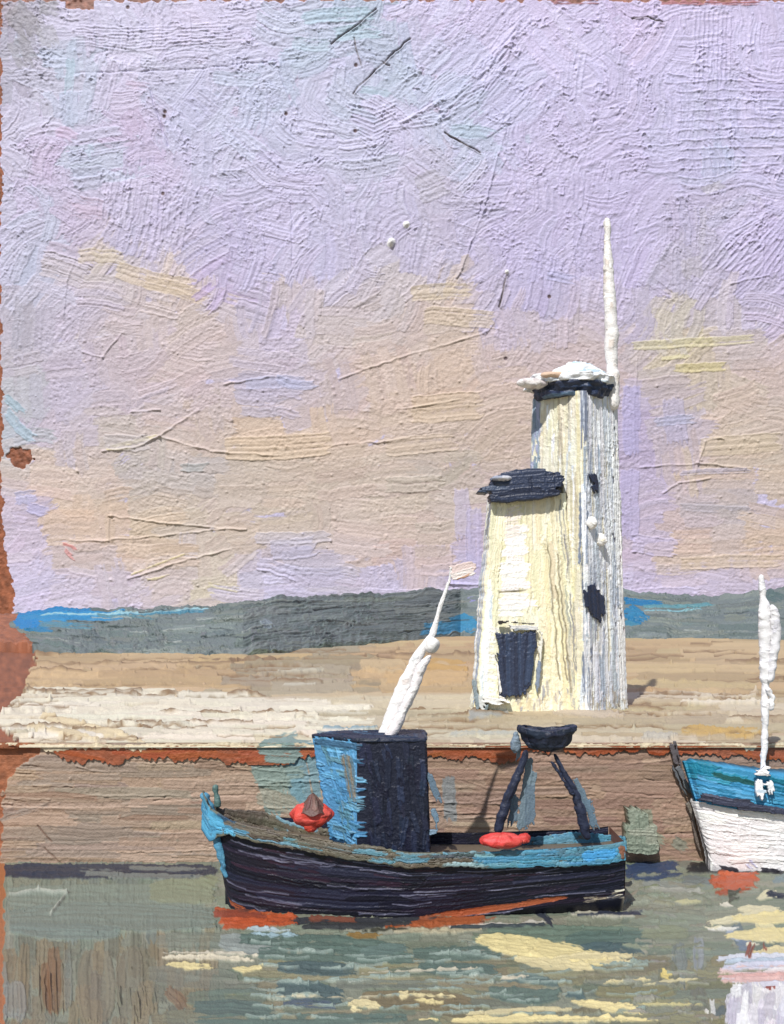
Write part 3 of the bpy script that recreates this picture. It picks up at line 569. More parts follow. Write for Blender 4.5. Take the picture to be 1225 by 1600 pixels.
# ------------------------------------------------------------------ quay wall
def build_quay():
    root = empty('quay_wall', (0, YQ, 0), 'long brown stone quay wall along the water below the pale sand, with a rusty upper edge', 'wall')
    c = Canvas(-260, 1160, 1485, 1400, (166, 142, 122), res=1.2, grain=.4)
    for _ in range(520):
        x, y = rng.uniform(-260, 1485), rng.uniform(1160, 1400); L = rng.uniform(90, 260)
        k = [(167,145,125),(159,137,118),(175,152,133),(153,129,112)][rng.integers(4)] if x < 680 else [(156,130,112),(150,124,108),(162,136,118),(144,120,104)][rng.integers(4)]
        if x < 330 and rng.random() < .4: k = (150, 134, 120)
        a = 0 if rng.random() < .8 else rng.normal() * .25
        c.stroke(x - L/2, y - a * L/2, x + L/2, y + a * L/2, rng.uniform(10, 22), jit(k, 3.5), thick=1.0, dry=.1, bend=rng.normal() * 2.5, spacing=rng.choice([2.6, 3.6]), jag=.3, ridge=.3)
    for a in [(425,1155,450,1275,70,(126,148,144)),(465,1155,480,1260,50,(112,148,160)),(400,1160,412,1220,30,(128,146,144)),(400,1190,450,1240,40,(132,146,136)),(450,1170,500,1180,30,(118,148,152)),(400,1240,470,1262,30,(152,148,132)),(395,1215,480,1205,22,(130,146,138)),
              (700,1210,705,1290,22,(128,134,136)),(1000,1262,1002,1330,40,(136,142,124)),(985,1290,1040,1320,24,(140,146,128)),
              (820,1290,700,1286,8,(186,166,142)),(20,1345,300,1352,14,(148,126,110)),(1050,1310,1075,1330,18,(130,132,118))]:
        c.stroke(*a, thick=.8, dry=.18, load=.85)
    for _ in range(90):
        x = rng.uniform(-200, 1400); y = rng.uniform(1190, 1340); L = rng.uniform(50, 170)
        c.line([(x, y), (x + L, y + rng.normal() * 5)], 1.1, rng.choice([-1.3, 1.3, 1.5]))
    for p in [[(70,1325),(112,1362)],[(60,1290),(80,1315)],[(838,1180),(1000,1172)]]: c.line(p, 1.3, -1.4, (120,98,84))
    c.crumble(1.2, 6, mask=.5); c.grit(420)
    e = c.PX < (30 - 26 * np.clip((c.PY - 1190) / 50, 0, 1) + 34 * np.exp(-((c.PY - 1172) / 16) ** 2) + 10 * (vnoise(c.H, c.W, 6) - .5))
    c.col[e] = (c255((152,98,70)) * (vnoise(c.H, c.W, 6) * .3 + .85)[..., None])[e]; c.h[e] *= .3
    surf('wall_face', c, at(c.PX, c.PY, YQ), YQ / F * 1.2, paint_mat('wall_paint', YQ / F, .55, .3), root, 1.0)
    # rusty coping under a ragged cream lip
    c = Canvas(-260, 1158, 1485, 1196, (150, 88, 62), res=1.1, grain=.6)
    c.col *= (vnoise(c.H, c.W, 5) * .25 + .88)[..., None]
    for _ in range(60):
        x = rng.uniform(-260, 1485); c.stroke(x - 50, 1176 + rng.normal() * 8, x + 50, 1176 + rng.normal() * 8, 9, jit((158,86,54), 7), thick=.5, dry=.3)
    base_cov = np.ones_like(c.cov)
    low = np.interp(c.xs, [-260, 50, 90, 300, 400, 640, 800, 830, 880, 1000, 1100, 1225, 1485], [1163, 1163, 1186, 1191, 1192, 1184, 1190, 1171, 1178, 1174, 1180, 1190, 1190])
    low = low + 9 * (vnoise(1, c.W, 4)[0] - .5) + 16 * (vnoise(1, c.W, 22)[0] - .5)
    hi = np.interp(c.xs, [-260, 60, 300, 400, 640, 800, 1000, 1225, 1485], [1168, 1172, 1169, 1165, 1162, 1164, 1162, 1166, 1166]) + 8 * (vnoise(1, c.W, 4)[0] - .5) + 12 * (vnoise(1, c.W, 26)[0] - .5)
    k = c.PY < np.maximum(hi[None], 1165); c.col[k] = (c255((214,200,172)) * (vnoise(c.H, c.W, 4) * .2 + .88)[..., None])[k]; c.h[k] += .9
    for a in [(404,1160,470,1166,12),(400,1172,480,1176,16),(410,1186,480,1188,12)]: c.stroke(*a, (124,146,142), thick=.8, dry=.2)
    surf('coping', c, at(c.PX, c.PY, YQ - .07), YQ / F, paint_mat('wall_paint', YQ / F), root, 1.0, keep=(c.PY < low[None]) & (c.PY > (1161.5 + 5 * (vnoise(1, c.W, 30)[0] - .5) + 3 * (vnoise(1, c.W, 6)[0] - .5))[None]))
build_quay()

# ------------------------------------------------------------------ water
def build_water():
    c = Canvas(-260, 1338, 1485, 1740, (138, 142, 124), res=1.08, grain=.4)
    for _ in range(780):
        x, y = rng.uniform(-260, 1485), rng.uniform(1338, 1740); L = rng.uniform(60, 190)
        k = [(140,144,126),(130,138,120),(148,150,132),(124,134,118)][rng.integers(4)]
        if y < 1450 and x < 340: k = [(128,140,126),(134,144,128),(122,132,122)][rng.integers(3)]
        if y > 1465 and x < 330: k = [(136,126,100),(128,122,100),(142,132,106),(116,118,102)][rng.integers(4)]
        if y > 1500 and x > 330: k = [(136,132,106),(128,126,102),(118,126,108),(142,138,108)][rng.integers(4)]
        if x < 340: c.stroke(x, y - 30, x + rng.normal() * 3, y + 30, rng.uniform(14, 30), jit(k, 3), thick=.6, dry=.1, load=.85, bend=rng.normal())
        else: c.stroke(x - L/2, y, x + L/2, y + rng.normal() * 4, rng.uniform(10, 20), jit(k, 4), thick=.95, dry=.1, bend=rng.normal() * 3, spacing=2.6, jag=.35, ridge=.3)
    G = (96, 116, 106); D = (80, 100, 100); T = (124, 112, 84)
    A = [(10,1400,330,1400,50,(134,144,130)),(10,1435,340,1438,46,(126,136,124)),(300,1375,345,1380,22,(140,146,118)),(230,1395,340,1400,40,(142,148,122)),
         (40,1470,36,1590,20,(138,122,92)),(85,1475,84,1590,24,(128,92,62)),(70,1500,78,1585,16,(134,96,64)),(105,1480,106,1580,14,(128,134,124)),(150,1480,152,1600,60,(134,124,102)),(205,1480,205,1600,44,(126,120,100)),(20,1530,22,1600,38,(146,148,146)),(5,1500,6,1600,14,(136,140,136)),
         (12,1450,190,1456,26,(124,136,126)),(240,1470,400,1474,30,(130,136,122)),(230,1520,380,1530,34,(128,130,116)),(255,1545,290,1580,22,(128,94,68)),(250,1590,400,1585,30,(122,124,104)),
         (340,1470,440,1474,34,(150,158,152)),(372,1468,640,1486,26,G),(400,1490,650,1500,26,G),(430,1510,560,1516,24,D),(560,1490,640,1480,18,(110,130,122)),(290,1560,420,1556,30,G),(300,1575,430,1580,26,(92,110,102)),(430,1545,540,1558,34,D),(440,1570,530,1574,16,(84,98,112)),
         (640,1490,790,1488,28,G),(650,1512,780,1516,22,(92,112,104)),(640,1590,300,1594,18,G),(760,1455,1010,1460,26,(112,130,114)),(880,1470,1020,1468,28,G),(900,1484,1010,1486,16,D),(980,1430,1110,1440,30,(140,148,130)),(1000,1380,1090,1390,24,(146,150,142)),
         (1010,1410,1100,1400,20,(150,152,136)),(1000,1460,1080,1462,22,(138,144,118)),(1060,1470,1062,1550,26,(128,136,130)),(1090,1460,1090,1520,18,(150,156,158)),(1040,1500,1044,1560,34,(124,126,106)),(1090,1540,1100,1600,30,(120,122,108)),
         (760,1548,880,1552,26,G),(780,1530,880,1540,16,(92,112,108)),(880,1555,920,1562,12,D),(560,1560,740,1570,30,T),(690,1580,760,1585,26,(116,108,82)),(960,1510,1050,1500,26,(128,122,98)),(930,1550,1060,1548,22,(134,130,96)),(700,1540,780,1534,18,(132,126,102)),
         (960,1590,1110,1585,20,(142,140,108)),(1110,1590,1140,1570,14,(96,108,108)),(980,1360,1050,1362,20,(62,76,104)),(1040,1330,1090,1350,22,(124,126,116)),(1060,1375,1120,1380,14,(120,126,124)),  # dark blue stroke: shade at the quay foot painted in
         (1150,1440,1170,1480,22,(110,124,128)),(1175,1480,1225,1478,30,(112,124,112)),(1185,1495,1225,1498,22,(122,100,84)),(1130,1455,1175,1470,14,(166,176,190)),(1150,1475,1180,1476,18,(120,134,150))]
    for a in A: c.stroke(*a, load=.55 if a[0] < 300 and a[1] > 1450 else .92, thick=1.0, dry=.08, bend=rng.normal() * 3, spacing=rng.choice([2.6, 4]), jag=.4, taper=.45, ridge=.35)
    for a in [(-40,1356,340,1358),(-30,1362,200,1364),(150,1362,345,1362),(10,1362,120,1366),(30,1360,180,1368),(230,1368,330,1362),(200,1362,320,1366),(20,1358,90,1358)]: c.stroke(*a, 16, (54,60,76), thick=1.0, dry=.12, taper=.5)  # shade along the quay foot painted as dark strokes
    for a in [(120,1360,240,1364),(130,1366,330,1372),(200,1356,330,1360)]: c.stroke(*a, 8, (124,128,124), thick=.9, dry=.45)
    # pale streaks on the green swells
    for _ in range(60):
        x, y = rng.uniform(380, 980), rng.uniform(1470, 1590); c.line([(x, y), (x + 30, y + 2), (x + rng.uniform(50, 90), y + rng.normal() * 3)], 1.2, 1.4, (150,166,156))
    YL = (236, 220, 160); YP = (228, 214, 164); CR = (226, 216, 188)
    # sun glints on the water painted as thick cream and yellow strokes
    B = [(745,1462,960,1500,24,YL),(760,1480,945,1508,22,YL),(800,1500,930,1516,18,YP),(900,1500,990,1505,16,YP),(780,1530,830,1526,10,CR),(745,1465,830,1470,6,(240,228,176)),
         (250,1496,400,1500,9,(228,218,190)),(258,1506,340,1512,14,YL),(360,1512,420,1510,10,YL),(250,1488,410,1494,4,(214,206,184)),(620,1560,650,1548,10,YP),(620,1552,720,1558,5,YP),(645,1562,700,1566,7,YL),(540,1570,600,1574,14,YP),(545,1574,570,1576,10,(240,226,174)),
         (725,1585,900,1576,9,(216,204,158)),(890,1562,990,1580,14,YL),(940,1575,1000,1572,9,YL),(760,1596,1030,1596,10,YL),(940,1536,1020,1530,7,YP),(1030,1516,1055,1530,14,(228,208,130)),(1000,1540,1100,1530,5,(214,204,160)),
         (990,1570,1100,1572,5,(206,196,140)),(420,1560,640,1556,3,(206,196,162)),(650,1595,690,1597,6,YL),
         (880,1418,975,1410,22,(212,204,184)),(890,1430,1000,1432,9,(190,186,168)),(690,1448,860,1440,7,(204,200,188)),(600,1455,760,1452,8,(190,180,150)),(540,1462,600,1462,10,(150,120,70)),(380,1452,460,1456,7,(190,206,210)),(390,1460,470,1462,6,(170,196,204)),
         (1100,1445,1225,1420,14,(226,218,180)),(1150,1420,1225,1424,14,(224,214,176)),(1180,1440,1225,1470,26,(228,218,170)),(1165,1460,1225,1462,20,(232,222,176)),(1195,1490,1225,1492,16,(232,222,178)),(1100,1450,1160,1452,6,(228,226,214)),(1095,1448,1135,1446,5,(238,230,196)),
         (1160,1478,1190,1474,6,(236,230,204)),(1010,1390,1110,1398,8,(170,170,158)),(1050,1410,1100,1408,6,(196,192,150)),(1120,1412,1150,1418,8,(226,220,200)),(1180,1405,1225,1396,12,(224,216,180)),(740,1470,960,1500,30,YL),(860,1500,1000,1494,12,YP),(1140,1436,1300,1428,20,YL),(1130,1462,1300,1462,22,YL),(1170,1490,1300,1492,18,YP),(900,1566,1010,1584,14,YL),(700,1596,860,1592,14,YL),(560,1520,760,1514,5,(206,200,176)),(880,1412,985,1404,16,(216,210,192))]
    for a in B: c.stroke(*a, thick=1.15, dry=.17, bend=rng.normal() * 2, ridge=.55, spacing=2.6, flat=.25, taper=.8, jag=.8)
    # white boat's reflection painted on the water: white and pink, bottom right
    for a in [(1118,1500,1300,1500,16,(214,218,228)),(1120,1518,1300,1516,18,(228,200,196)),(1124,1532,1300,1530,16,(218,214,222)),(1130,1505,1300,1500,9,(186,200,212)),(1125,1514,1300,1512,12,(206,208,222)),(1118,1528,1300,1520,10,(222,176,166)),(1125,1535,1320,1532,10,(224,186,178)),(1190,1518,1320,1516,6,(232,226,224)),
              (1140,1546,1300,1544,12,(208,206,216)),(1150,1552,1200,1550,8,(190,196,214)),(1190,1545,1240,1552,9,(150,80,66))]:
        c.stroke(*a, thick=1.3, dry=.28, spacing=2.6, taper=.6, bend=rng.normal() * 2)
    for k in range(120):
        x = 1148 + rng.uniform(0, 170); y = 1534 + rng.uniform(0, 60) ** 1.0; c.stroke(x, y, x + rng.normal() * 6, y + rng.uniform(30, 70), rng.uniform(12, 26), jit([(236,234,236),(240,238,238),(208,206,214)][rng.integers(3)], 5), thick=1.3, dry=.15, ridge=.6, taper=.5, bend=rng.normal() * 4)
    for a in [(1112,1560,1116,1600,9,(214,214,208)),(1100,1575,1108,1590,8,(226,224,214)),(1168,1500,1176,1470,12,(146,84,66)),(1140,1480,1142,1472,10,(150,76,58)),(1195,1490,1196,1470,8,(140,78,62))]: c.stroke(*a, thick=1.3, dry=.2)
    # hull reflections and quay-foot shade painted on: orange reds and darks
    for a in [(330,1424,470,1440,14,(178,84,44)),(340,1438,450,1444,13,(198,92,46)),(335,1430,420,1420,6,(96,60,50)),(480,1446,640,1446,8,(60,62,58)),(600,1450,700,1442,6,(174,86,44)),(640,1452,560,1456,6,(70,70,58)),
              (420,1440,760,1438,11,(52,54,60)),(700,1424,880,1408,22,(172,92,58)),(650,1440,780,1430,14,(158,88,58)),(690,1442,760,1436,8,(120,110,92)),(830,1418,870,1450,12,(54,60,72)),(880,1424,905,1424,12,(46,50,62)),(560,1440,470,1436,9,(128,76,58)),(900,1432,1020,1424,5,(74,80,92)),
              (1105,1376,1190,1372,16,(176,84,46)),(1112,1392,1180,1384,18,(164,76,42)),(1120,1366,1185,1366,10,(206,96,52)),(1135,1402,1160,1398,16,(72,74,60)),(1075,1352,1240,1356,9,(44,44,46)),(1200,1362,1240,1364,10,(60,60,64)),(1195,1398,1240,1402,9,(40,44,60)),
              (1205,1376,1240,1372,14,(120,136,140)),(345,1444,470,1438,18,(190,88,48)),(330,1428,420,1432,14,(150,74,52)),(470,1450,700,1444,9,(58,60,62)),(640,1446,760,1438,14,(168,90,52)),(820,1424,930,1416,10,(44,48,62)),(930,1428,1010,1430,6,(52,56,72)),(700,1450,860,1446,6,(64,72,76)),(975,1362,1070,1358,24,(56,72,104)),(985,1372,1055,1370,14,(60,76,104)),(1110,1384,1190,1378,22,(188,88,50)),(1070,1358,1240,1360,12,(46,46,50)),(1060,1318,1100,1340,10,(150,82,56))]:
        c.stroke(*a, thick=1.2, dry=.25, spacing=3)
    for _ in range(70):
        x, y = rng.uniform(980, 1120), rng.uniform(1370, 1600)
        c.stroke(x - 20, y, x + 24, y + rng.normal() * 6, 5, jit((140,142,124), 10), thick=1.2, dry=.3)
    c.crumble(1.2, 4, mask=np.clip((c.PX - 330) / 60, .25, 1), sx=4); c.crumble(.6, 7, sx=3); c.grit(140); micro(c, .2, 5)
    for k in range(5): c.line([(60 + k * 9, 1490 + rng.uniform(0, 40)), (62 + k * 9, 1580)], 1.5, 1.6)
    for k in range(14): x = rng.uniform(180, 260); y = rng.uniform(1540, 1580); c.line([(x, y), (x + 3, y + 28)], 1.4, 1.3)
    c.line([(15,1398),(60,1392),(105,1396),(80,1428)], 1.8, 1.7, (176,180,166))
    c.line([(10,1458),(180,1456),(345,1452)], 1.4, 1.2)
    e = c.PX < 6 + 8 * (vnoise(c.H, c.W, 7) - .5)
    c.col[e] = c255((176,112,70)); c.h[e] *= .4
    # sheet runs on towards the viewer, coarser
    py = np.r_[c.ys, np.linspace(1760, 3400, 24)]
    H2 = np.pad(c.h, ((0, 24), (0, 0))); C2 = np.pad(c.col, ((0, 24), (0, 0), (0, 0)))
    C2[c.H:] = c255((132,134,114)); H2[c.H:] = 1.0
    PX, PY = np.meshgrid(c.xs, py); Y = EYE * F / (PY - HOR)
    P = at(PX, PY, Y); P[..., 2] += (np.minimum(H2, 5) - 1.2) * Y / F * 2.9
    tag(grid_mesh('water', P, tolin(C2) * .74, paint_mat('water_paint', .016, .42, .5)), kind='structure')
build_water()

# ------------------------------------------------------------------ lighthouse
def build_lighthouse():
    mat = paint_mat('tower_paint', .0235, .5, .35)
    root = empty('lighthouse', (6.2, 37.5, ZQ), 'tall cream white lighthouse with a lower block, dark doorway and white mast on the quay', 'lighthouse')
    # perimeter helper: polygon with slightly rounded corners
    def poly_ring(U, corners):
        cs = np.array(corners, float); cs = np.vstack([cs, cs[:1]])
        seg = np.linalg.norm(np.diff(cs, axis=0), axis=1); d = np.r_[0, np.cumsum(seg)] / seg.sum()
        return np.interp(U, d, cs[:, 0]), np.interp(U, d, cs[:, 1])
    # tall tower: a square set corner-on; order back, left, front, right
    Xc, Yc, zt, zb = 6.87, 38.6, 14.75, ZQ - .1
    Wd = 4 * 1.8 * 1.414 / .0235; Hd = (zt - zb) / .0235
    c = Canvas(0, 0, Wd, Hd, (226, 220, 200), res=1.15, grain=.4)
    q = Wd / 4
    def vs(x0, x1, y0, y1, n, cols, wd=(5, 12), L=(60, 150), thick=1.5, dry=.2):
        for _ in range(n):
            x = rng.uniform(x0, x1); y = rng.uniform(y0, y1); l = rng.uniform(*L)
            c.stroke(x, max(y - l / 2, -5), x + rng.normal() * 2, min(y + l / 2, y1 + 6), rng.uniform(*wd), jit(cols[rng.integers(len(cols))], 4), thick=thick, dry=dry, spacing=2.4, bend=rng.normal() * 1.5)
    CRM = [(232,227,200),(236,232,210),(226,220,192),(222,217,196),(240,237,218)]
    WHT = [(240,242,246),(226,230,238),(246,248,250),(214,220,230),(242,242,242)]
    DRK = [(128,138,156),(156,166,180),(112,122,142)]
    vs(0, Wd, 0, Hd, 260, WHT)
    vs(q, 2 * q, 0, Hd, 150, CRM)
    vs(q, q * 1.28, 0, 150, 26, [(150,164,182),(168,172,200),(128,146,160)], L=(20, 60))  # shadow blue of the upper left edge painted in
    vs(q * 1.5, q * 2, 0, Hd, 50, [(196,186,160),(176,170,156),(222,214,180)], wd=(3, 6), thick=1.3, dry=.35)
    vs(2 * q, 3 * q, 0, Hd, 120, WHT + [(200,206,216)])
    vs(2 * q - 6, 2.16 * q, 0, Hd, 26, DRK + [(200,204,206)], wd=(3, 7), dry=.35)  # slate strokes here and below put the right face's shade into its colour
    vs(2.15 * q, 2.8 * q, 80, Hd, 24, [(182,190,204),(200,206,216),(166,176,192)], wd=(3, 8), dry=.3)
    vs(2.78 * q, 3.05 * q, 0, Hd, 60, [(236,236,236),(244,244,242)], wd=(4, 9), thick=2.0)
    for _ in range(46):
        x = rng.uniform(2.7 * q, 3.0 * q); y = rng.uniform(0, Hd); c.stroke(x, y, x + 1, y + rng.uniform(6, 18), rng.uniform(3, 6), (64,66,84) if rng.random() < .6 else (96,62,56), thick=.4, dry=.2, keep=.2)
    vs(q, 3 * q, Hd - 30, Hd, 40, [(206,198,178),(176,172,166),(226,220,206)], L=(14, 40), wd=(3, 7), dry=.4)
    for k in range(26):
        x = rng.uniform(q, 3 * q); y = rng.uniform(10, Hd - 100); c.line([(x, y), (x + rng.normal() * 2, y + rng.uniform(30, 110))], 1.3, rng.choice([-1.8, 2.0]))
    c.crumble(1.6, 5); c.grit(160)
    ragT = 1 + .012 * (vnoise(c.H, 1, 6) - .5) + .012 * (vnoise(c.H, 1, 40) - .5)
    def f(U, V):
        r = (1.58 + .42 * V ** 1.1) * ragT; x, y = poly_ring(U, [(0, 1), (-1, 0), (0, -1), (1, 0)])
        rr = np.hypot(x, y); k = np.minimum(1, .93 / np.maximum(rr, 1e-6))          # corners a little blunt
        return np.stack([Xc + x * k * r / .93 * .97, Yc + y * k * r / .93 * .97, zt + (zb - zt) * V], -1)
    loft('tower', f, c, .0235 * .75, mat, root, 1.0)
    # lower block
    xl0, xl1 = [(p - CX) * 36.9 / F for p in (773, 742)]; xr0, xr1 = [(p - CX) * 36.9 / F for p in (884, 913)]
    zt2, zb2 = 11.05, ZQ - .1
    Wf = 160.; Dp = 2.4 / .0235; Hb = (zt2 - zb2) / .0225
    Wd2 = 2 * (Wf + Dp)
    c = Canvas(0, 0, Wd2, Hb, (232, 228, 206), res=1.1, grain=.4)
    f0, f1 = Dp / 2 + Dp / 2 + 0, 0
    # perimeter order: back-middle -> back-left -> front-left -> front-right -> back-right -> back-middle
    uL = Wf / 2; uF = Wf / 2 + Dp; uR = uF + Wf
    vs(0, Wd2, 0, Hb, 160, CRM)
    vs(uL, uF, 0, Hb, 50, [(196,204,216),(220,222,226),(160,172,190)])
    vs(uF, uR, 0, Hb, 130, [(236,230,200),(238,234,210),(230,224,188),(226,218,184)], wd=(7, 16))
    vs(uF, uF + 22, 0, Hb, 26, [(238,232,204),(226,220,190)], wd=(6, 12), thick=1.9)
    vs(uF + 3, uF + 12, Hb * .45, Hb, 16, [(206,216,222),(232,236,238)], wd=(4, 8))
    for k in range(15):   # whiter slab strokes above the doorway
        y = 60 + k * 9.5; x = uF + 26; c.stroke(x + rng.normal() * 3, y, x + 52 + rng.normal() * 6, y + rng.normal() * 3, 13, jit((240,237,232), 4), thick=1.7, dry=.03, ridge=.5, flat=.5)
    for k in range(10):
        y = 22 + k * 5; c.stroke(uF + 26 + rng.normal() * 2, y + 6, uF + 70 + rng.normal() * 3, y - 4, 5, jit((232,222,212), 4), thick=1.3, dry=.2)
    for k in range(8): c.stroke(uF + 8, 220 + k * 14, uF + 30, 224 + k * 14, 12, jit((236,234,226), 4), thick=1.4, dry=.15)
    vs(uF + 100, uR, 120, Hb, 46, [(232,222,180),(216,206,172),(238,230,196)], wd=(4, 9), thick=1.8)
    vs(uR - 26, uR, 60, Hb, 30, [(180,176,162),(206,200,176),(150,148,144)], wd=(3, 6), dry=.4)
    vs(uF + 60, uR, Hb - 40, Hb, 50, [(214,200,166),(190,184,172),(232,224,204),(160,160,160)], L=(12, 40), wd=(3, 7), dry=.4)
    for pts in [[(uF+80,70),(uF+76,110),(uF+80,150),(uF+76,190)],[(uF+24,40),(uF+22,150),(uF+20,240)],[(uF+100,200),(uF+112,260),(uF+108,300)],[(uF+135,0),(uF+134,120)],[(uF+22,130),(uF+64,128)],[(uF+150,60),(uF+156,250)]]:
        c.line(pts, 1.5, 1.9)
    for pts in [[(uF+118,80),(uF+124,300)],[(uF+134,100),(uF+142,320)],[(uF+24,160),(uF+72,156)],[(uF+128,150),(uF+136,300)]]: c.line(pts, 1.2, -2.0, (150,140,116))
    c.crumble(1.6, 5); c.grit(150)
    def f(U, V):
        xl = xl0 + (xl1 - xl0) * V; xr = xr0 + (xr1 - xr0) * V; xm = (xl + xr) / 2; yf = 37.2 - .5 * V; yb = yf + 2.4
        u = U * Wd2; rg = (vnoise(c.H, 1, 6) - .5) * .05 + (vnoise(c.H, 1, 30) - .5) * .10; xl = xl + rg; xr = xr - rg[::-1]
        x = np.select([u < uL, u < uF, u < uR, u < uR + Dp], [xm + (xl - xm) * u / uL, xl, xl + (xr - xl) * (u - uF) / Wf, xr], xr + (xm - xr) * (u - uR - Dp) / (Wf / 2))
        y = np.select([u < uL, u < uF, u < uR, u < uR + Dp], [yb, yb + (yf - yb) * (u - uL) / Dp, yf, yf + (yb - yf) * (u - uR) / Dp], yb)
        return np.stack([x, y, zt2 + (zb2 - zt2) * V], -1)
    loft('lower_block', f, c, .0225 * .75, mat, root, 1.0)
    dm = paint_mat('dark_paint', .0235, .42, .5, .5)
    N1 = (44, 54, 78); N2 = (36, 44, 66); N3 = (70, 82, 104)
    # dark low dome on the block
    rs = []
    for k in range(26):
        t = rng.random(); y = 742 + 36 * t; xc = 822 + rng.normal() * 6 - (t - .5) * 8; hl = 30 + 28 * math.sin(math.pi * (.12 + .76 * t)) * rng.uniform(.8, 1.05)
        rs.append((xc - hl, y + 3, xc + hl, y - 4, rng.uniform(10, 15), [N1, N2, (52,62,86)][k % 3], dict(thick=1.3, dry=.04, taper=.5, bend=rng.normal() * 2)))
    rs += [(750,764,800,760,10,N3,dict(thick=1.,dry=.2,taper=.7)),(745,767,790,770,5,N3,dict(thick=1.,dry=.35)),(848,742,852,776,12,N1,dict(thick=1.4)),(828,744,830,774,10,N2,dict(thick=1.4)),(868,746,870,768,10,N1,dict(thick=1.4))]
    daub('dome_roof', rs, 36.75, root, dm, thick=.9, res=.9)
    blob('roof_rim', at(782, 748, 36.8), (.4, .3, .09), (150,156,172), mat, root, [(150,156,172),(200,200,206),(90,98,116)], lump=.3, n=16)
    # dark collar under the gallery, gallery, cap
    disc('collar', at(893, 617, 38.4), 1.40, 1.34, [(.02,.26),(1.0,.26),(.98,0),(.93,-.24),(.02,-.26)], [N1, N2, (50,64,96), (40,50,76), (84,104,130)], dm, root, n=70, lump=.05)
    disc('gallery', at(890, 601, 38.4), 1.68, 1.5, [(.02,.17),(.97,.14),(1.0,.04),(.96,-.12),(.02,-.14)], [(238,240,242),(214,222,230),(244,244,244),(190,202,212)], mat, root, n=60, lump=.06, thick=1.4)
    disc('lantern_cap', at(902, 592, 38.4), 1.16, 1.1, [(.02,.62),(.3,.56),(.62,.36),(.86,.12),(1.0,-.06),(.02,-.08)], [(240,242,244),(214,224,232),(176,198,212),(246,246,246)], mat, root, n=70, lump=.05, thick=1.4)
    blob('gallery_lamp', at(832, 599, 37.4), (.5, .3, .17), (220,214,210), mat, root, [(226,222,220),(200,190,190),(236,232,230),(120,116,126)], lump=.2, n=30)
    blob('gallery_rail_knob', at(866, 586, 37.2), (.42, .2, .10), (214,184,160), mat, root, [(216,188,164),(206,178,156)], lump=.2, n=14)
    tube('mast', [(948,341,38.2,5.5),(949,356,38.2,5.5),(949,372,38.2,3.8),(950,400,38.2,6.5),(952,450,38.2,8.5),(955,500,38.2,9),(956,525,38.2,10.5),(954,545,38.2,9.5),(957,570,38.2,8.5),(958,600,38.2,9.5),(959,640,38.2,8)],
         mat, (238,234,230), root, [(240,238,234),(230,224,218),(246,244,242),(222,210,200)], lump=.11, thick=1.2)
    # doorway with lintel and jamb
    D = []
    for k in range(9): D.append((783 + k * 6.2, 984 + rng.uniform(-2, 5), 786 + k * 6.0 - max(0, k - 5) * 3, 1093 - max(0, k - 4) * 5, 13, [N1, N2, (52,66,92)][k % 3], dict(thick=1.1, dry=0)))
    for a in [(776,985,788,1030),(772,1020,784,1028),(780,1030,792,1094),(828,990,842,988),(832,985,838,1020)]: D.append((*a, 8, N1, dict(thick=1.1, dry=.1)))
    door = daub('door', D, 36.62, root, dm, thick=.12)
    daub('lintel', [(776,972,800,972,5,(50,48,50)),(796,972,846,976,3.2,(70,66,62)),(779,969,786,976,9,(52,48,46)),(792,980,846,982,8,(222,222,220),dict(thick=1.8)),(800,984,836,984,5,(170,180,190))], 36.58, root, mat, thick=.1)
    daub('door_jamb', [(776,1035,784,1092,5,(236,234,230),dict(thick=1.8))], 36.56, root, mat, thick=.08)
    daub('door_jamb', [(846,985,840,1080,7,(226,224,212),dict(thick=1.6)),(843,1030,838,1090,8,(120,134,154),dict(thick=1.2, dry=.3))], 36.56, root, mat, thick=.08)
    daub('door_latch', [(768,1025,776,1031,6,N2,dict(thick=1.2))], 36.54, door, dm, thick=.06)
    daub('wall_foot', [(742,1085,760,1112,12,(206,208,204),dict(thick=1.4,dry=.2)),(752,1092,790,1100,12,(232,230,224),dict(thick=1.5,dry=.15)),(740,1060,748,1118,7,(128,142,148),dict(dry=.3)),(762,1098,756,1122,6,(120,134,138),dict(dry=.2)),(776,1090,800,1098,8,(236,232,222),dict(thick=1.4,dry=.2))], 36.4, root, mat, thick=.3)
    # windows and lamps on the shaded face: the plane runs back to the right
    def Yr(px, py):
        # right-hand front face of the tower (normal towards +x,-y): Y rises with x
        V = (np.clip((py - 600) / 500., 0, 1)); r = 1.58 + .42 * V ** 1.1
        k = (px - CX) / F                         # x = k*Y ; (x-Xc)/r - (Y-Yc)/r... : (x-Xc) + (Yc-Y) = r
        return (r + Xc - Yc) / (k - 1.0) - .24
    W = []
    for k in range(5): W.append((914 + k * 6.5, 905 + abs(k - 1.6) * 9, 919 + k * 6.0, 978 - abs(k - 2.6) * 8, 9, [N1, N2][k % 2], dict(thick=1., dry=.06)))
    daub('window', W, 0, root, dm, Yf=Yr, thick=.05)
    daub('window', [(921,738,932,760,8,N1,dict(thick=1., dry=.06)),(929,738,934,772,8,N2,dict(thick=1., dry=.1)),(926,755,933,774,8,N1,dict(thick=1., dry=.1))], 0, root, dm, Yf=Yr, thick=.05)
    for (x, y, r) in [(925, 817, 8), (939, 843, 8)]:
        Yw = float(Yr(np.array(x), np.array(y))) - .1
        blob('wall_lamp', at(x, y, Yw), (r * .0235, .14, (r + 1) * .0235), (244,242,238), mat, root, [(244,242,238),(240,230,206)], lump=.2, n=12)
build_lighthouse()

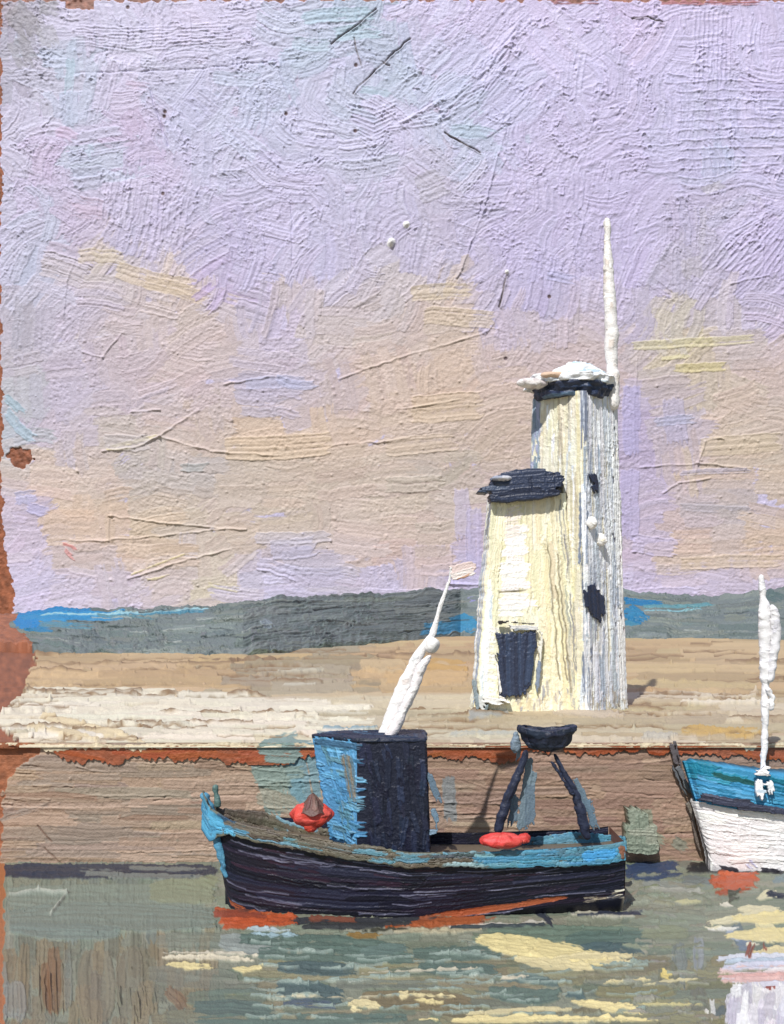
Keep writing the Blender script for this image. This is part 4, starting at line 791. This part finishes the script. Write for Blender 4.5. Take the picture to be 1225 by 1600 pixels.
# ------------------------------------------------------------------ boats
def hull(name, root, s_px, top, bot, Yc, b, flare, paintfn, mat, base, res=1.1, Hc=120, sub=.45, gain=1.0, relief=.75):
    """near side drawn by its sheer line and its foot; mirrored on the far side. s_px: px stations; top/bot: (px, py) at each station"""
    x0, x1 = s_px[0], s_px[-1]
    c = Canvas(x0, 0, x1, Hc, base, res=res, grain=.4)
    paintfn(c)
    tx, ty = np.array(top).T; bx, by = np.array(bot).T
    TX = np.interp(c.xs, s_px, tx); TY = np.interp(c.xs, s_px, ty); BX = np.interp(c.xs, s_px, bx); BY = np.interp(c.xs, s_px, by)
    bb = np.interp(c.xs, s_px, b)
    v = (np.arange(c.H) / (c.H - 1))[:, None]
    k = 1 - flare * v ** 1.4
    Yn = Yc - bb[None] * k
    P = at(TX[None] + (BX - TX)[None] * v ** .9, TY[None] + (BY - TY)[None] * v, Yn)
    # below water
    low = P[-1:].copy(); low[..., 2] = -sub; low[..., 1] = Yc - bb[None] * .35
    Pn = np.concatenate([P, low], 0); h = np.concatenate([c.h, c.h[-1:] * 0], 0); col = np.concatenate([c.col, c.col[-1:]], 0)
    N = normals(Pn, (0, -1, .1)); mpp = Yc / F
    fade = np.clip(bb / .25, .25, 1)[None, :, None]
    near = Pn + N * (h * mpp * relief)[..., None] * fade
    far = Pn.copy(); far[..., 1] = 2 * Yc - far[..., 1]; Nf = N.copy(); Nf[..., 1] *= -1
    far = far + Nf * (h * mpp * .5)[..., None] * fade
    Q = np.concatenate([near, far[::-1]], 0); CC = np.concatenate([col, col[::-1]], 0)
    o = grid_mesh(name, Q, tolin(CC) * gain, mat, root)
    return o, P, c

def build_fishing_boat():
    Yc = 24.0
    root = empty('fishing_boat', (0.2, Yc, 0), 'black hulled fishing boat with blue bulwarks and dark wheelhouse on the water', 'boat')
    dm = paint_mat('hull_paint', .0148, .46, .35, .5); bm = paint_mat('boat_paint', .0148, .5, .4)
    K1, K2, K3 = (22,23,40), (15,17,31), (36,38,58)
    st = [318, 330, 345, 365, 400, 460, 540, 640, 750, 870, 950, 977]
    top = [(319,1240),(331,1268),(346,1277),(366,1288),(401,1297),(461,1308),(541,1323),(641,1336),(750,1336),(870,1330),(950,1324),(977,1318)]
    bot = [(352,1388),(357,1402),(362,1414),(374,1420),(406,1428),(461,1436),(541,1441),(641,1440),(750,1430),(870,1416),(950,1408),(975,1402)]
    b = [.05, .2, .36, .55, .78, .98, 1.1, 1.15, 1.12, 1.05, .95, .9]
    def pf(c):
        for _ in range(260):
            x, y = rng.uniform(315, 980), rng.uniform(0, 120); L = rng.uniform(80, 240)
            c.stroke(x - L/2, y + 2, x + L/2, y - 2, rng.uniform(6, 14), jit([K1, K2, K3, (34,28,44)][rng.integers(4)], 3), thick=1.3, dry=.1, bend=rng.normal() * 2, spacing=3.2)
        for _ in range(46):
            x, y = rng.uniform(330, 960), rng.uniform(22, 118); c.line([(x, y), (x + 40, y + 1), (x + rng.uniform(60, 130), y + rng.normal() * 2)], 1.0, 1.3, (104,104,124) if rng.random() < .5 else None)
        for _ in range(16): x = rng.uniform(340, 800); y = rng.uniform(20, 60); c.stroke(x, y, x + 60, y + 2, 5, (50,32,48), thick=.7, dry=.4)
        for (x, y, x2, y2, w_) in [(640,116,890,101,15),(690,112,880,104,12),(560,118,700,116,8),(335,116,380,117,8)]: c.stroke(x, y, x2, y2, w_, (164,88,56), thick=.6, dry=.12, taper=.6)  # orange waterline reflection painted on the hull as a boot-top band
        for _ in range(9): x = rng.uniform(620, 800); c.stroke(x, 102 + rng.normal() * 3, x + 60, 99 + rng.normal() * 3, 5, K1, thick=1, dry=.3)
        for _ in range(12): x = rng.uniform(885, 960); y = rng.uniform(98, 118); c.stroke(x, y, x + 34, y + rng.normal() * 2, 6, jit([(206,200,180),(150,140,124),(60,60,72)][rng.integers(3)], 5), thick=1.1, dry=.3)  # water glints at the stern foot painted on the hull
        c.crumble(1.2, 5); c.grit(160)
    h, P, c = hull('hull', root, st, top, bot, Yc, b, .16, pf, dm, (26,27,40))
    # blue and brown upper strake standing proud of the black side
    U = Canvas(318, 0, 977, 26, (96, 96, 84), res=1.0, grain=.4)
    def col_at(x):
        if x < 345: return (70,136,170)
        if x < 372: return [(86,160,196),(40,70,96)][rng.integers(2)]
        if x < 520: return [(104,98,84),(88,82,72),(96,140,156)][rng.choice(3, p=[.5,.3,.2])]
        if x < 690: return [(104,96,82),(92,88,78),(94,140,156)][rng.choice(3, p=[.45,.25,.3])]
        if x < 770: return [(96,104,104),(70,78,80),(110,150,160)][rng.integers(3)]
        return [(72,136,166),(88,140,158),(78,116,132)][rng.integers(3)]
    for _ in range(260):
        x, y = rng.uniform(318, 985), rng.uniform(0, 26); L = rng.uniform(30, 110)
        U.stroke(x - L/2, y, x + L/2, y + rng.normal(), rng.uniform(4, 9), jit(col_at(x), 5), thick=.9, dry=.12, jag=.3, spacing=2.2)
    for a in [(905,14,968,12,14,(70,150,204)),(325,4,360,16,12,(88,168,206)),(350,18,372,24,7,(90,170,206)),(690,22,760,22,5,(150,176,180)),(665,14,745,15,9,(96,86,74)),(968,2,974,24,7,(136,88,66))]: U.stroke(*a, thick=1.2, dry=.12)
    tx, ty = np.array(top).T
    TX = np.interp(U.xs, st, tx); TY = np.interp(U.xs, st, ty); bb = np.interp(U.xs, st, b)
    wdt = np.interp(U.xs, [318, 360, 450, 560, 700, 900, 977], [60, 22, 22, 24, 22, 28, 30]) + 3 * (vnoise(1, U.W, 12)[0] - .5)
    v = (np.arange(U.H) / (U.H - 1))[:, None]
    PYs = TY[None] - 5 + wdt[None] * v
    PP = at(TX[None] + 0 * v, PYs, (Yc - bb - .05)[None] + 0 * v)
    surf('bulwark', U, PP, .0148 * 1.1, bm, root, 1.0).modifiers.new('thickness', 'SOLIDIFY').thickness = .06
    # far inner bulwark seen across the deck
    I = Canvas(322, 0, 977, 30, (104, 98, 84), res=1.1, grain=.4)
    def ci(x):
        if x < 420: return [(92,84,74),(110,100,86)][rng.integers(2)]
        if x < 640: return [(104,96,82),(92,86,76),(120,160,176)][rng.choice(3, p=[.45,.35,.2])]
        if x < 760: return [(130,160,172),(96,120,130),(84,80,74)][rng.integers(3)]
        return [(80,140,166),(98,152,172),(72,120,144)][rng.integers(3)]
    for _ in range(200):
        x, y = rng.uniform(322, 985), rng.uniform(0, 30); L = rng.uniform(22, 80)
        I.stroke(x - L/2, y, x + L/2, y + rng.normal(), rng.uniform(4, 9), jit(ci(x), 5), thick=1.1, dry=.2)
    yt = np.interp(I.xs, [322, 335, 410, 476, 574, 640, 700, 751, 820, 901, 977], [1252, 1262, 1268, 1290, 1308, 1318, 1324, 1324, 1310, 1299, 1306]) + 3 * (vnoise(1, I.W, 4)[0] - .5)
    yb2 = np.interp(I.xs, st, ty) + 14
    Yin = Yc + np.interp(I.xs, st, b) * .8
    v = (np.arange(I.H) / (I.H - 1))[:, None]
    PP = at(I.xs[None] + 0 * v, yt[None] + (yb2 - yt)[None] * v, Yin[None] + 0 * v)
    surf('far_bulwark', I, PP, .0148, bm, root, 1.05).modifiers.new('thickness', 'SOLIDIFY').thickness = .06
    # deck
    n = 60; xs = np.linspace(330, 970, n); bbx = np.interp(xs, st, b); zz = EYE - (np.interp(xs, st, ty) - HOR) * (Yc - bbx) / F - .28
    D = np.zeros((6, n, 3)); t = np.linspace(-1, 1, 6)[:, None]
    D[..., 0] = ((xs - CX) * Yc / F)[None]; D[..., 1] = Yc + bbx[None] * t * .95; D[..., 2] = zz[None] + .04 * (1 - t ** 2)
    dc = np.ones((6, n, 3)) * tolin(c255((104,92,76)))
    grid_mesh('deck', D, dc, bm, root)
    # transom closes the stern
    Pe = P[:, -1]; nT = 12; t = np.linspace(-1, 1, nT)[None, :, None]
    T = np.repeat(Pe[:, None], nT, 1).copy(); T[..., 1] = Yc + (Yc - Pe[:, 1])[:, None] * t[..., 0]; T[..., 0] += .02
    grid_mesh('transom', T, np.ones(T.shape) * tolin(c255((118,80,64))), bm, root)
    # stem post of blue dabs
    tube('stem_post', [(319,1238,23.9,6),(326,1262,23.9,9),(334,1290,23.8,9),(344,1330,23.75,6),(352,1372,23.7,4)], bm, (82,142,172), root, [(82,142,172),(110,168,192),(60,104,130)], lump=.35)
    tube('bow_cleat', [(337,1226,24.1,3.5),(338,1242,24.1,4.5),(340,1262,24.1,4)], bm, (88,116,112), root, lump=.3)
    # wheelhouse: straight near side, raked front turned to the bow
    zt, zb = 3.93, 1.25
    X = lambda p, Y: (p - CX) * Y / F
    plan = [(X(640, 24.9), 24.9), (X(512, 24.6), 24.6), (X(488, 24.0), 24.0), (X(559, 23.3), 23.3), (X(664, 23.3), 23.3), (X(664, 23.3) + .05, 24.9), (X(640, 24.9), 24.9)]
    pa = np.array(plan); sg = np.linalg.norm(np.diff(pa, axis=0), axis=1) / .0148; dd = np.r_[0, np.cumsum(sg)]
    Wd = dd[-1]; Hd = (zt - zb) / .0148
    c = Canvas(0, 0, Wd, Hd, (28, 32, 48), res=1.05, grain=.4)
    c.col[:, (c.xs > dd[0]) & (c.xs < dd[3] - 2)] = c255((88,146,188))
    NV = [(28,32,50),(22,25,42),(34,40,60),(38,46,68)]; BL = [(84,146,190),(104,164,202),(72,124,158),(96,140,160)]
    for _ in range(170):
        x = rng.uniform(dd[3] + 4, Wd); y = rng.uniform(-5, Hd); c.stroke(x, y, x + rng.normal() * 5 + 3, y + rng.uniform(30, 60), rng.uniform(6, 12), jit(NV[rng.integers(4)], 3), thick=1.1, dry=.04, spacing=2.2)
    for _ in range(150):
        x = rng.uniform(dd[1] - 6, dd[3] - 4); y = rng.uniform(-5, Hd); k = BL[rng.integers(4)]
        if rng.random() < .55: c.stroke(x - 22, y, x + 22, y + 4, rng.uniform(6, 11), jit(k, 5), thick=1.2, dry=.2)
        else: c.stroke(x, y - 18, x + 6, y + 20, rng.uniform(6, 11), jit(k, 5), thick=1.2, dry=.2)
    for k in range(6): c.stroke(dd[3] - 34 + k * 4, 22, dd[3] - 20 + k * 4, 100, 7, [(112,120,120),(128,116,100),(92,120,136)][k % 3], thick=1.1, dry=.3)
    for k in range(3): c.stroke(dd[2], 5 + k * 3, dd[3] + 10, 8 + k * 3, 5, (60,96,124), thick=1.2, dry=.2)
    c.crumble(1.0, 5); c.grit(60)
    def f(U, V):
        u = U * Wd; x = np.interp(u, dd, pa[:, 0]); y = np.interp(u, dd, pa[:, 1])
        # front leans aft towards the roof, the near side spreads a little to the deck
        x = x + (V - .0) * .10 * np.where(u > dd[3] + 5, 1, 0) + .48 * (V) * np.where(u < dd[3] - 2, 1, 0) * np.clip((dd[3] - u) / 60, 0, 1)
        return np.stack([x, y, zt + (zb - zt) * V], -1)
    loft('wheelhouse', f, c, .0148 * 1.1, dm, root, 1.05)
    # roof slab
    cx0, cy0 = X(575, 24.0), 24.1
    disc('wheelhouse_roof', np.array([cx0, cy0, zt]), 1.3, .8, [(.02,.07),(.5,.06),(1.0,.02),(1.02,-.04),(.9,-.05),(.02,-.05)], [(34,42,62),(28,34,52),(46,60,84),(84,110,134)], dm, root,
         plan=[(a - cx0, b_ - cy0) for a, b_ in plan[:-2]][:1] + [(a - cx0, b_ - cy0) for a, b_ in plan[1:-1]], n=60, lump=.02)
    daub('grab_rail', [(668,1205,690,1262,11,(96,116,132),dict(dry=.3)),(676,1262,688,1300,10,(104,128,146),dict(dry=.3)),(655,1302,690,1300,9,(130,156,176),dict(dry=.2)),(590,1302,660,1306,6,(136,166,186),dict(dry=.3)),(540,1300,600,1304,5,(110,160,190),dict(dry=.2))], 23.35, root, bm, thick=.08)
    # raked white mast with boom, float and pennant
    WC = [(232,230,228),(242,240,238),(222,212,206),(212,214,214)]
    mast = tube('mast', [(705,884,24,1.5),(703,905,24,1.6),(697,922,24,2.0),(690,940,24,3.2),(684,962,24,2.6),(676,990,24,5),(655,1022,24,9),(636,1062,24,12),(618,1105,24,12.5),(602,1152,24,13)], bm, (236,234,232), root, WC, lump=.1, thick=1.1, flat=.6)
    tube('boom', [(671,1024,23.75,5),(659,1040,23.75,8),(647,1075,23.75,8),(633,1105,23.75,8),(616,1140,23.75,9),(606,1154,23.75,8)], bm, (236,230,230), root, WC + [(222,204,204)], lump=.12, thick=1.1)
    blob('mast_float', at(675, 1008, 23.9), (.17, .15, .18), (232,230,226), bm, mast, WC, lump=.15, n=12)
    daub('pennant', [(700,893,747,883,17,(218,198,192),dict(thick=1.3,dry=0)),(702,903,744,891,13,(236,226,220),dict(thick=1.3,dry=0)),(712,908,738,896,5,(206,160,130)),(720,898,728,894,5,(120,90,80))], 24.0, mast, bm, thick=.05)
    # stern gantry
    NVY = [(40,46,66),(52,60,80),(34,38,54)]
    gt = tube('gantry_leg', [(822,1172,23.7,5),(812,1205,23.7,6),(796,1240,23.7,7),(784,1275,23.7,7.5),(778,1302,23.7,7)], dm, (44,50,70), root, NVY, lump=.2)
    tube('gantry_leg', [(866,1178,23.7,3),(884,1212,23.7,4.5),(900,1240,23.7,6.5),(908,1270,23.7,7.5),(917,1312,23.7,6)], dm, (44,50,70), root, NVY, lump=.2)
    tube('gantry_brace', [(862,1190,23.6,2),(878,1215,23.6,2.5),(895,1242,23.6,3.5)], dm, (44,50,70), root, NVY, lump=.2)
    # net drum shaped like a shallow bowl
    def bowl():
        Wc, Hc = 290, 60; c = Canvas(0, 0, Wc, Hc, (44,50,68), res=1.1, grain=.5)
        for _ in range(60):
            x, y = rng.uniform(0, Wc), rng.uniform(0, Hc); c.stroke(x - 22, y, x + 22, y + rng.normal() * 3, rng.uniform(6, 11), jit(NVY[rng.integers(3)], 4), thick=1.3, dry=.1)
        cen = at(854, 1146, 23.7)
        lm = vnoise(c.H, c.W, 9) - .5
        def f(U, V):
            th = U * 2 * math.pi + math.pi / 2
            r = np.interp(V, [0, .25, .5, .75, 1], [.02, .9, 1.0, .72, .02]); z = np.interp(V, [0, .25, .4, .75, 1], [.0, .02, .1, -.28, -.42])
            r = r * (1 + .16 * lm)
            return np.stack([cen[0] + .66 * r * np.cos(th), cen[1] + .45 * r * np.sin(th), cen[2] + z + .1 * np.abs(np.cos(th)) ** 2 * (V < .6) * (V > .1)], -1)
        return loft('net_drum', f, c, .0148, dm, root)
    bowl()
    blob('drum_guard', at(806, 1160, 23.75), (.1, .1, .24), (120,136,150), bm, root, [(120,136,150),(96,112,130)], lump=.3, n=10)
    # blue-grey netting hung behind the legs
    NT = (104,122,134)
    daub('hung_net', [(828,1182,815,1300,15,NT,dict(dry=.2)),(832,1200,812,1302,20,(112,130,140),dict(dry=.2)),(828,1222,828,1300,18,(100,118,132),dict(dry=.2)),(812,1165,806,1200,8,(126,140,150),dict(dry=.35)),(806,1240,798,1300,14,(98,116,130),dict(dry=.3))], 23.95, root, bm, thick=.04)
    daub('hung_net', [(898,1215,936,1300,9,NT,dict(dry=.45)),(906,1230,930,1310,16,(104,124,138),dict(dry=.4)),(918,1248,926,1304,18,(96,118,134),dict(dry=.35))], 23.95, root, bm, thick=.04)
    return root
build_fishing_boat()

def build_floats():
    bm = paint_mat('boat_paint', .0148)
    R = [(196,72,64),(206,88,78),(180,60,54)]
    r1 = empty('crab_pot', at(487, 1296, 23.0), 'red pot with a dark brown peaked cover beside the blue wheelhouse front', 'pot')
    blob('basket', at(487, 1273, 23.0), (.44, .3, .27), (206,72,60), bm, r1, R, lump=.15, n=40)
    blob('basket_point', at(485, 1290, 22.9), (.14, .12, .14), (214,78,62), bm, r1, R, lump=.1, n=10)
    # peaked cover
    c = Canvas(0, 0, 110, 34, (98,70,64), res=1.0, grain=.5)
    for _ in range(30): x = rng.uniform(0, 110); c.stroke(x, 0, x + rng.normal() * 3, 34, 8, jit((100,72,64), 8), thick=1.1, dry=.15)
    cen = at(487, 1240, 22.95)
    def f(U, V):
        th = U * 2 * math.pi + math.pi / 2
        return np.stack([cen[0] + .03 + (.02 + .30 * V) * np.cos(th), cen[1] + (.02 + .30 * V) * np.sin(th), cen[2] - .42 * V + .03 * np.sin(th * 5) * V], -1)
    loft('peaked_cover', f, c, .0148, bm, r1)
    r2 = empty('fishing_float', at(785, 1322, 22.85), 'red oval float lying on the rail below the left leg of the gantry', 'float')
    blob('float_body', at(784, 1313, 22.8), (.44, .26, .15), (210,66,62), bm, r2, R + [(222,84,84)], lump=.22, n=40)
    blob('float_neck', at(818, 1310, 22.8), (.14, .12, .10), (196,62,56), bm, r2, R, lump=.2, n=10)
build_floats()

def build_white_boat():
    Yc = 27.25
    root = empty('sailing_boat', (at(1300, 1360, Yc)[0], Yc, 0), 'white hulled boat with bright blue topsides and a thick white mast at right edge', 'boat')
    bm = paint_mat('boat_paint', .0148); mpp = Yc / F
    st = [1074, 1082, 1095, 1115, 1150, 1225, 1330, 1430, 1500]
    top = [(1080,1252),(1086,1252),(1098,1253),(1117,1256),(1151,1262),(1225,1270),(1330,1274),(1430,1272),(1500,1268)]
    bot = [(1106,1336),(1109,1345),(1113,1352),(1126,1356),(1158,1360),(1228,1362),(1330,1362),(1430,1360),(1492,1358)]
    b = [.06, .2, .32, .42, .52, .6, .6, .56, .48]
    def pf(c):
        for _ in range(130):
            x, y = rng.uniform(1070, 1505), rng.uniform(0, 110); L = rng.uniform(40, 110)
            c.stroke(x - L/2, y, x + L/2, y + rng.normal() * 5, rng.uniform(8, 15), jit([(236,232,230),(228,224,224),(242,240,238)][rng.integers(3)], 3), thick=1.5, dry=.08, bend=rng.normal() * 2)
        for _ in range(26): x = rng.uniform(1085, 1500); c.stroke(x, rng.uniform(10, 50), x + rng.normal() * 4, rng.uniform(60, 104), 8, (238,234,234), thick=1.5, dry=.25)
        for (x, y, L) in [(1110,108,46),(1180,106,50),(1230,108,90),(1330,108,120)]: c.stroke(x, y, x + L, y + 1, 9, (52,50,58), thick=.9, dry=.3)
        c.stroke(1160, 92, 1176, 108, 14, (198,200,226), thick=1.4)
        c.crumble(1.4, 5); c.grit(90)
    h, P, c = hull('hull', root, st, top, bot, Yc, b, .2, pf, bm, (232,228,228), Hc=110)
    # blue topsides leaning outward above the rubbing band
    U = Canvas(1068, 0, 1500, 56, (60, 140, 180), res=1.0, grain=.4)
    for _ in range(150):
        x, y = rng.uniform(1066, 1505), rng.uniform(0, 56); L = rng.uniform(40, 100)
        k = [(70,150,194),(84,160,200),(50,130,170)][rng.integers(3)] if y > 20 else [(28,124,156),(24,108,134),(60,150,180)][rng.integers(3)]
        U.stroke(x - L/2, y, x + L/2, y + 2, rng.uniform(5, 10), jit(k, 5), thick=1.2, dry=.15)
    for k in range(6): U.stroke(1075 + k * 7, -2, 1080 + k * 7, 20, 6, (34,130,156), thick=1.2, dry=.2)
    U.stroke(1110, 12, 1190, 17, 8, (28,84,84), thick=.9, dry=.1)
    U.crumble(1.2, 5)
    tx, ty = np.array(top).T
    v = (np.arange(U.H) / (U.H - 1))[:, None]
    tpy = np.interp(U.xs, [1068, 1090, 1130, 1180, 1225, 1330, 1500], [1190, 1191, 1198, 1207, 1213, 1218, 1214]) + 2.5 * (vnoise(1, U.W, 5)[0] - .5)
    bpy_ = np.interp(U.xs, st, ty) + 2
    pxx = U.xs[None] + np.clip((1110 - U.xs) / 42, 0, 1)[None] * v * 20
    bb = np.interp(U.xs, st, b); Yn = Yc - bb[None] * (1.1 - .06 * v) - .02
    Pn = at(pxx, tpy[None] + (bpy_ - tpy)[None] * v, Yn)
    Pf = Pn.copy(); Pf[..., 1] = 2 * Yc - Pf[..., 1]
    Nn = normals(Pn, (0, -1, .1))
    Q = np.concatenate([(Pn + Nn * (U.h * mpp)[..., None])[::-1], Pf], 0); CC = np.concatenate([U.col[::-1], U.col], 0)
    # near side top joins far side top by an open deck edge: build as two skins of one mesh
    o = grid_mesh('topsides', Q, tolin(CC), bm, root)
    st_ = []
    for a, w_ in [((1090,1246,1180,1256), 11), ((1110,1252,1230,1268), 10), ((1150,1262,1300,1276), 9), ((1200,1268,1400,1276), 9), ((1340,1275,1500,1270), 9), ((1094,1240,1150,1252), 6)]:
        st_.append((*a, w_, [(52,54,70),(60,64,84)][len(st_) % 2], dict(thick=1.3, dry=.15)))
    daub('rubbing_band', st_, 0, root, bm, Yf=lambda px, py: Yc - np.interp(px, st, b) * 1.12 - .10, thick=.06)
    WC = [(240,238,238),(230,228,230),(246,246,246),(206,206,212)]
    tube('mast', [(1190,898,27,4.5),(1192,932,27,4),(1194,945,27,7),(1195,980,27,9),(1195,1060,27,7),(1196,1068,27,5),(1196,1100,27,6),(1195,1122,27,5),(1195,1140,27,4),(1194,1170,27,5),(1192,1190,27,3.5),(1193,1215,26.9,4)], bm, (238,236,236), root, WC, lump=.18, thick=1.3)
    tube('furled_sail', [(1206,945,26.9,4),(1211,962,26.9,7),(1212,1000,26.9,7),(1207,1040,26.9,6.5),(1203,1066,26.9,5)], bm, (226,224,226), root, [(226,224,226),(210,208,214),(240,238,238)], lump=.18, thick=1.3)
    tube('sail_tie', [(1200,1075,26.9,3),(1206,1090,26.9,5),(1204,1110,26.9,3)], bm, (214,212,212), root, WC, lump=.4)
    daub('mast_step', [(1178,1208,1210,1210,9,(242,240,240),dict(thick=1.8)),(1190,1200,1206,1206,13,(240,238,238),dict(thick=1.8)),(1186,1216,1188,1254,13,(240,240,242),dict(thick=1.5,taper=.4)),(1203,1218,1208,1250,10,(232,236,240),dict(thick=1.3,dry=.3,taper=.5)),(1180,1236,1212,1238,6,(200,216,228),dict(thick=1.,dry=.4)),(1186,1226,1206,1226,5,(236,236,240))], 26.4, root, bm, thick=.12)
build_white_boat()

def build_small():
    bm = paint_mat('boat_paint', .0148); wm = paint_mat('wall_paint', YQ / F)
    # dark frayed smear down the quay face beside the white boat
    o = daub('quay_smear', [(1050,1158,1062,1205,13,(92,86,88),dict(dry=.2)),(1056,1195,1076,1240,15,(104,108,112),dict(dry=.4)),(1066,1220,1088,1262,13,(96,102,104),dict(dry=.45)),(1072,1250,1090,1300,9,(118,112,102),dict(dry=.45)),(1048,1190,1058,1230,5,(84,82,88),dict(dry=.4)),(1082,1280,1094,1335,6,(110,100,92),dict(dry=.4))],
             27.8, None, bm, thick=.07, relief=1.2, res=.9)
    tag(o, 'dark frayed smear running down the quay wall at the left end of the white boat', 'rope')
    G = [(136,144,128),(128,138,122),(146,150,134)]
    o = daub('rock', [(990,1262,1000,1335,22,G[0],dict(dry=.03)),(1002,1270,1010,1338,22,G[1],dict(dry=.03)),(984,1285,988,1335,16,G[1],dict(dry=.05)),(1016,1288,1020,1338,20,G[2],dict(dry=.03)),(976,1325,1032,1328,18,G[1],dict(dry=.03)),(978,1300,1028,1302,12,G[2],dict(dry=.1))],
             27.45, None, bm, thick=.5, relief=1.6, res=.9)
    tag(o, 'grey green weedy rock against the quay foot just right of the black boat', 'rock')
build_small()
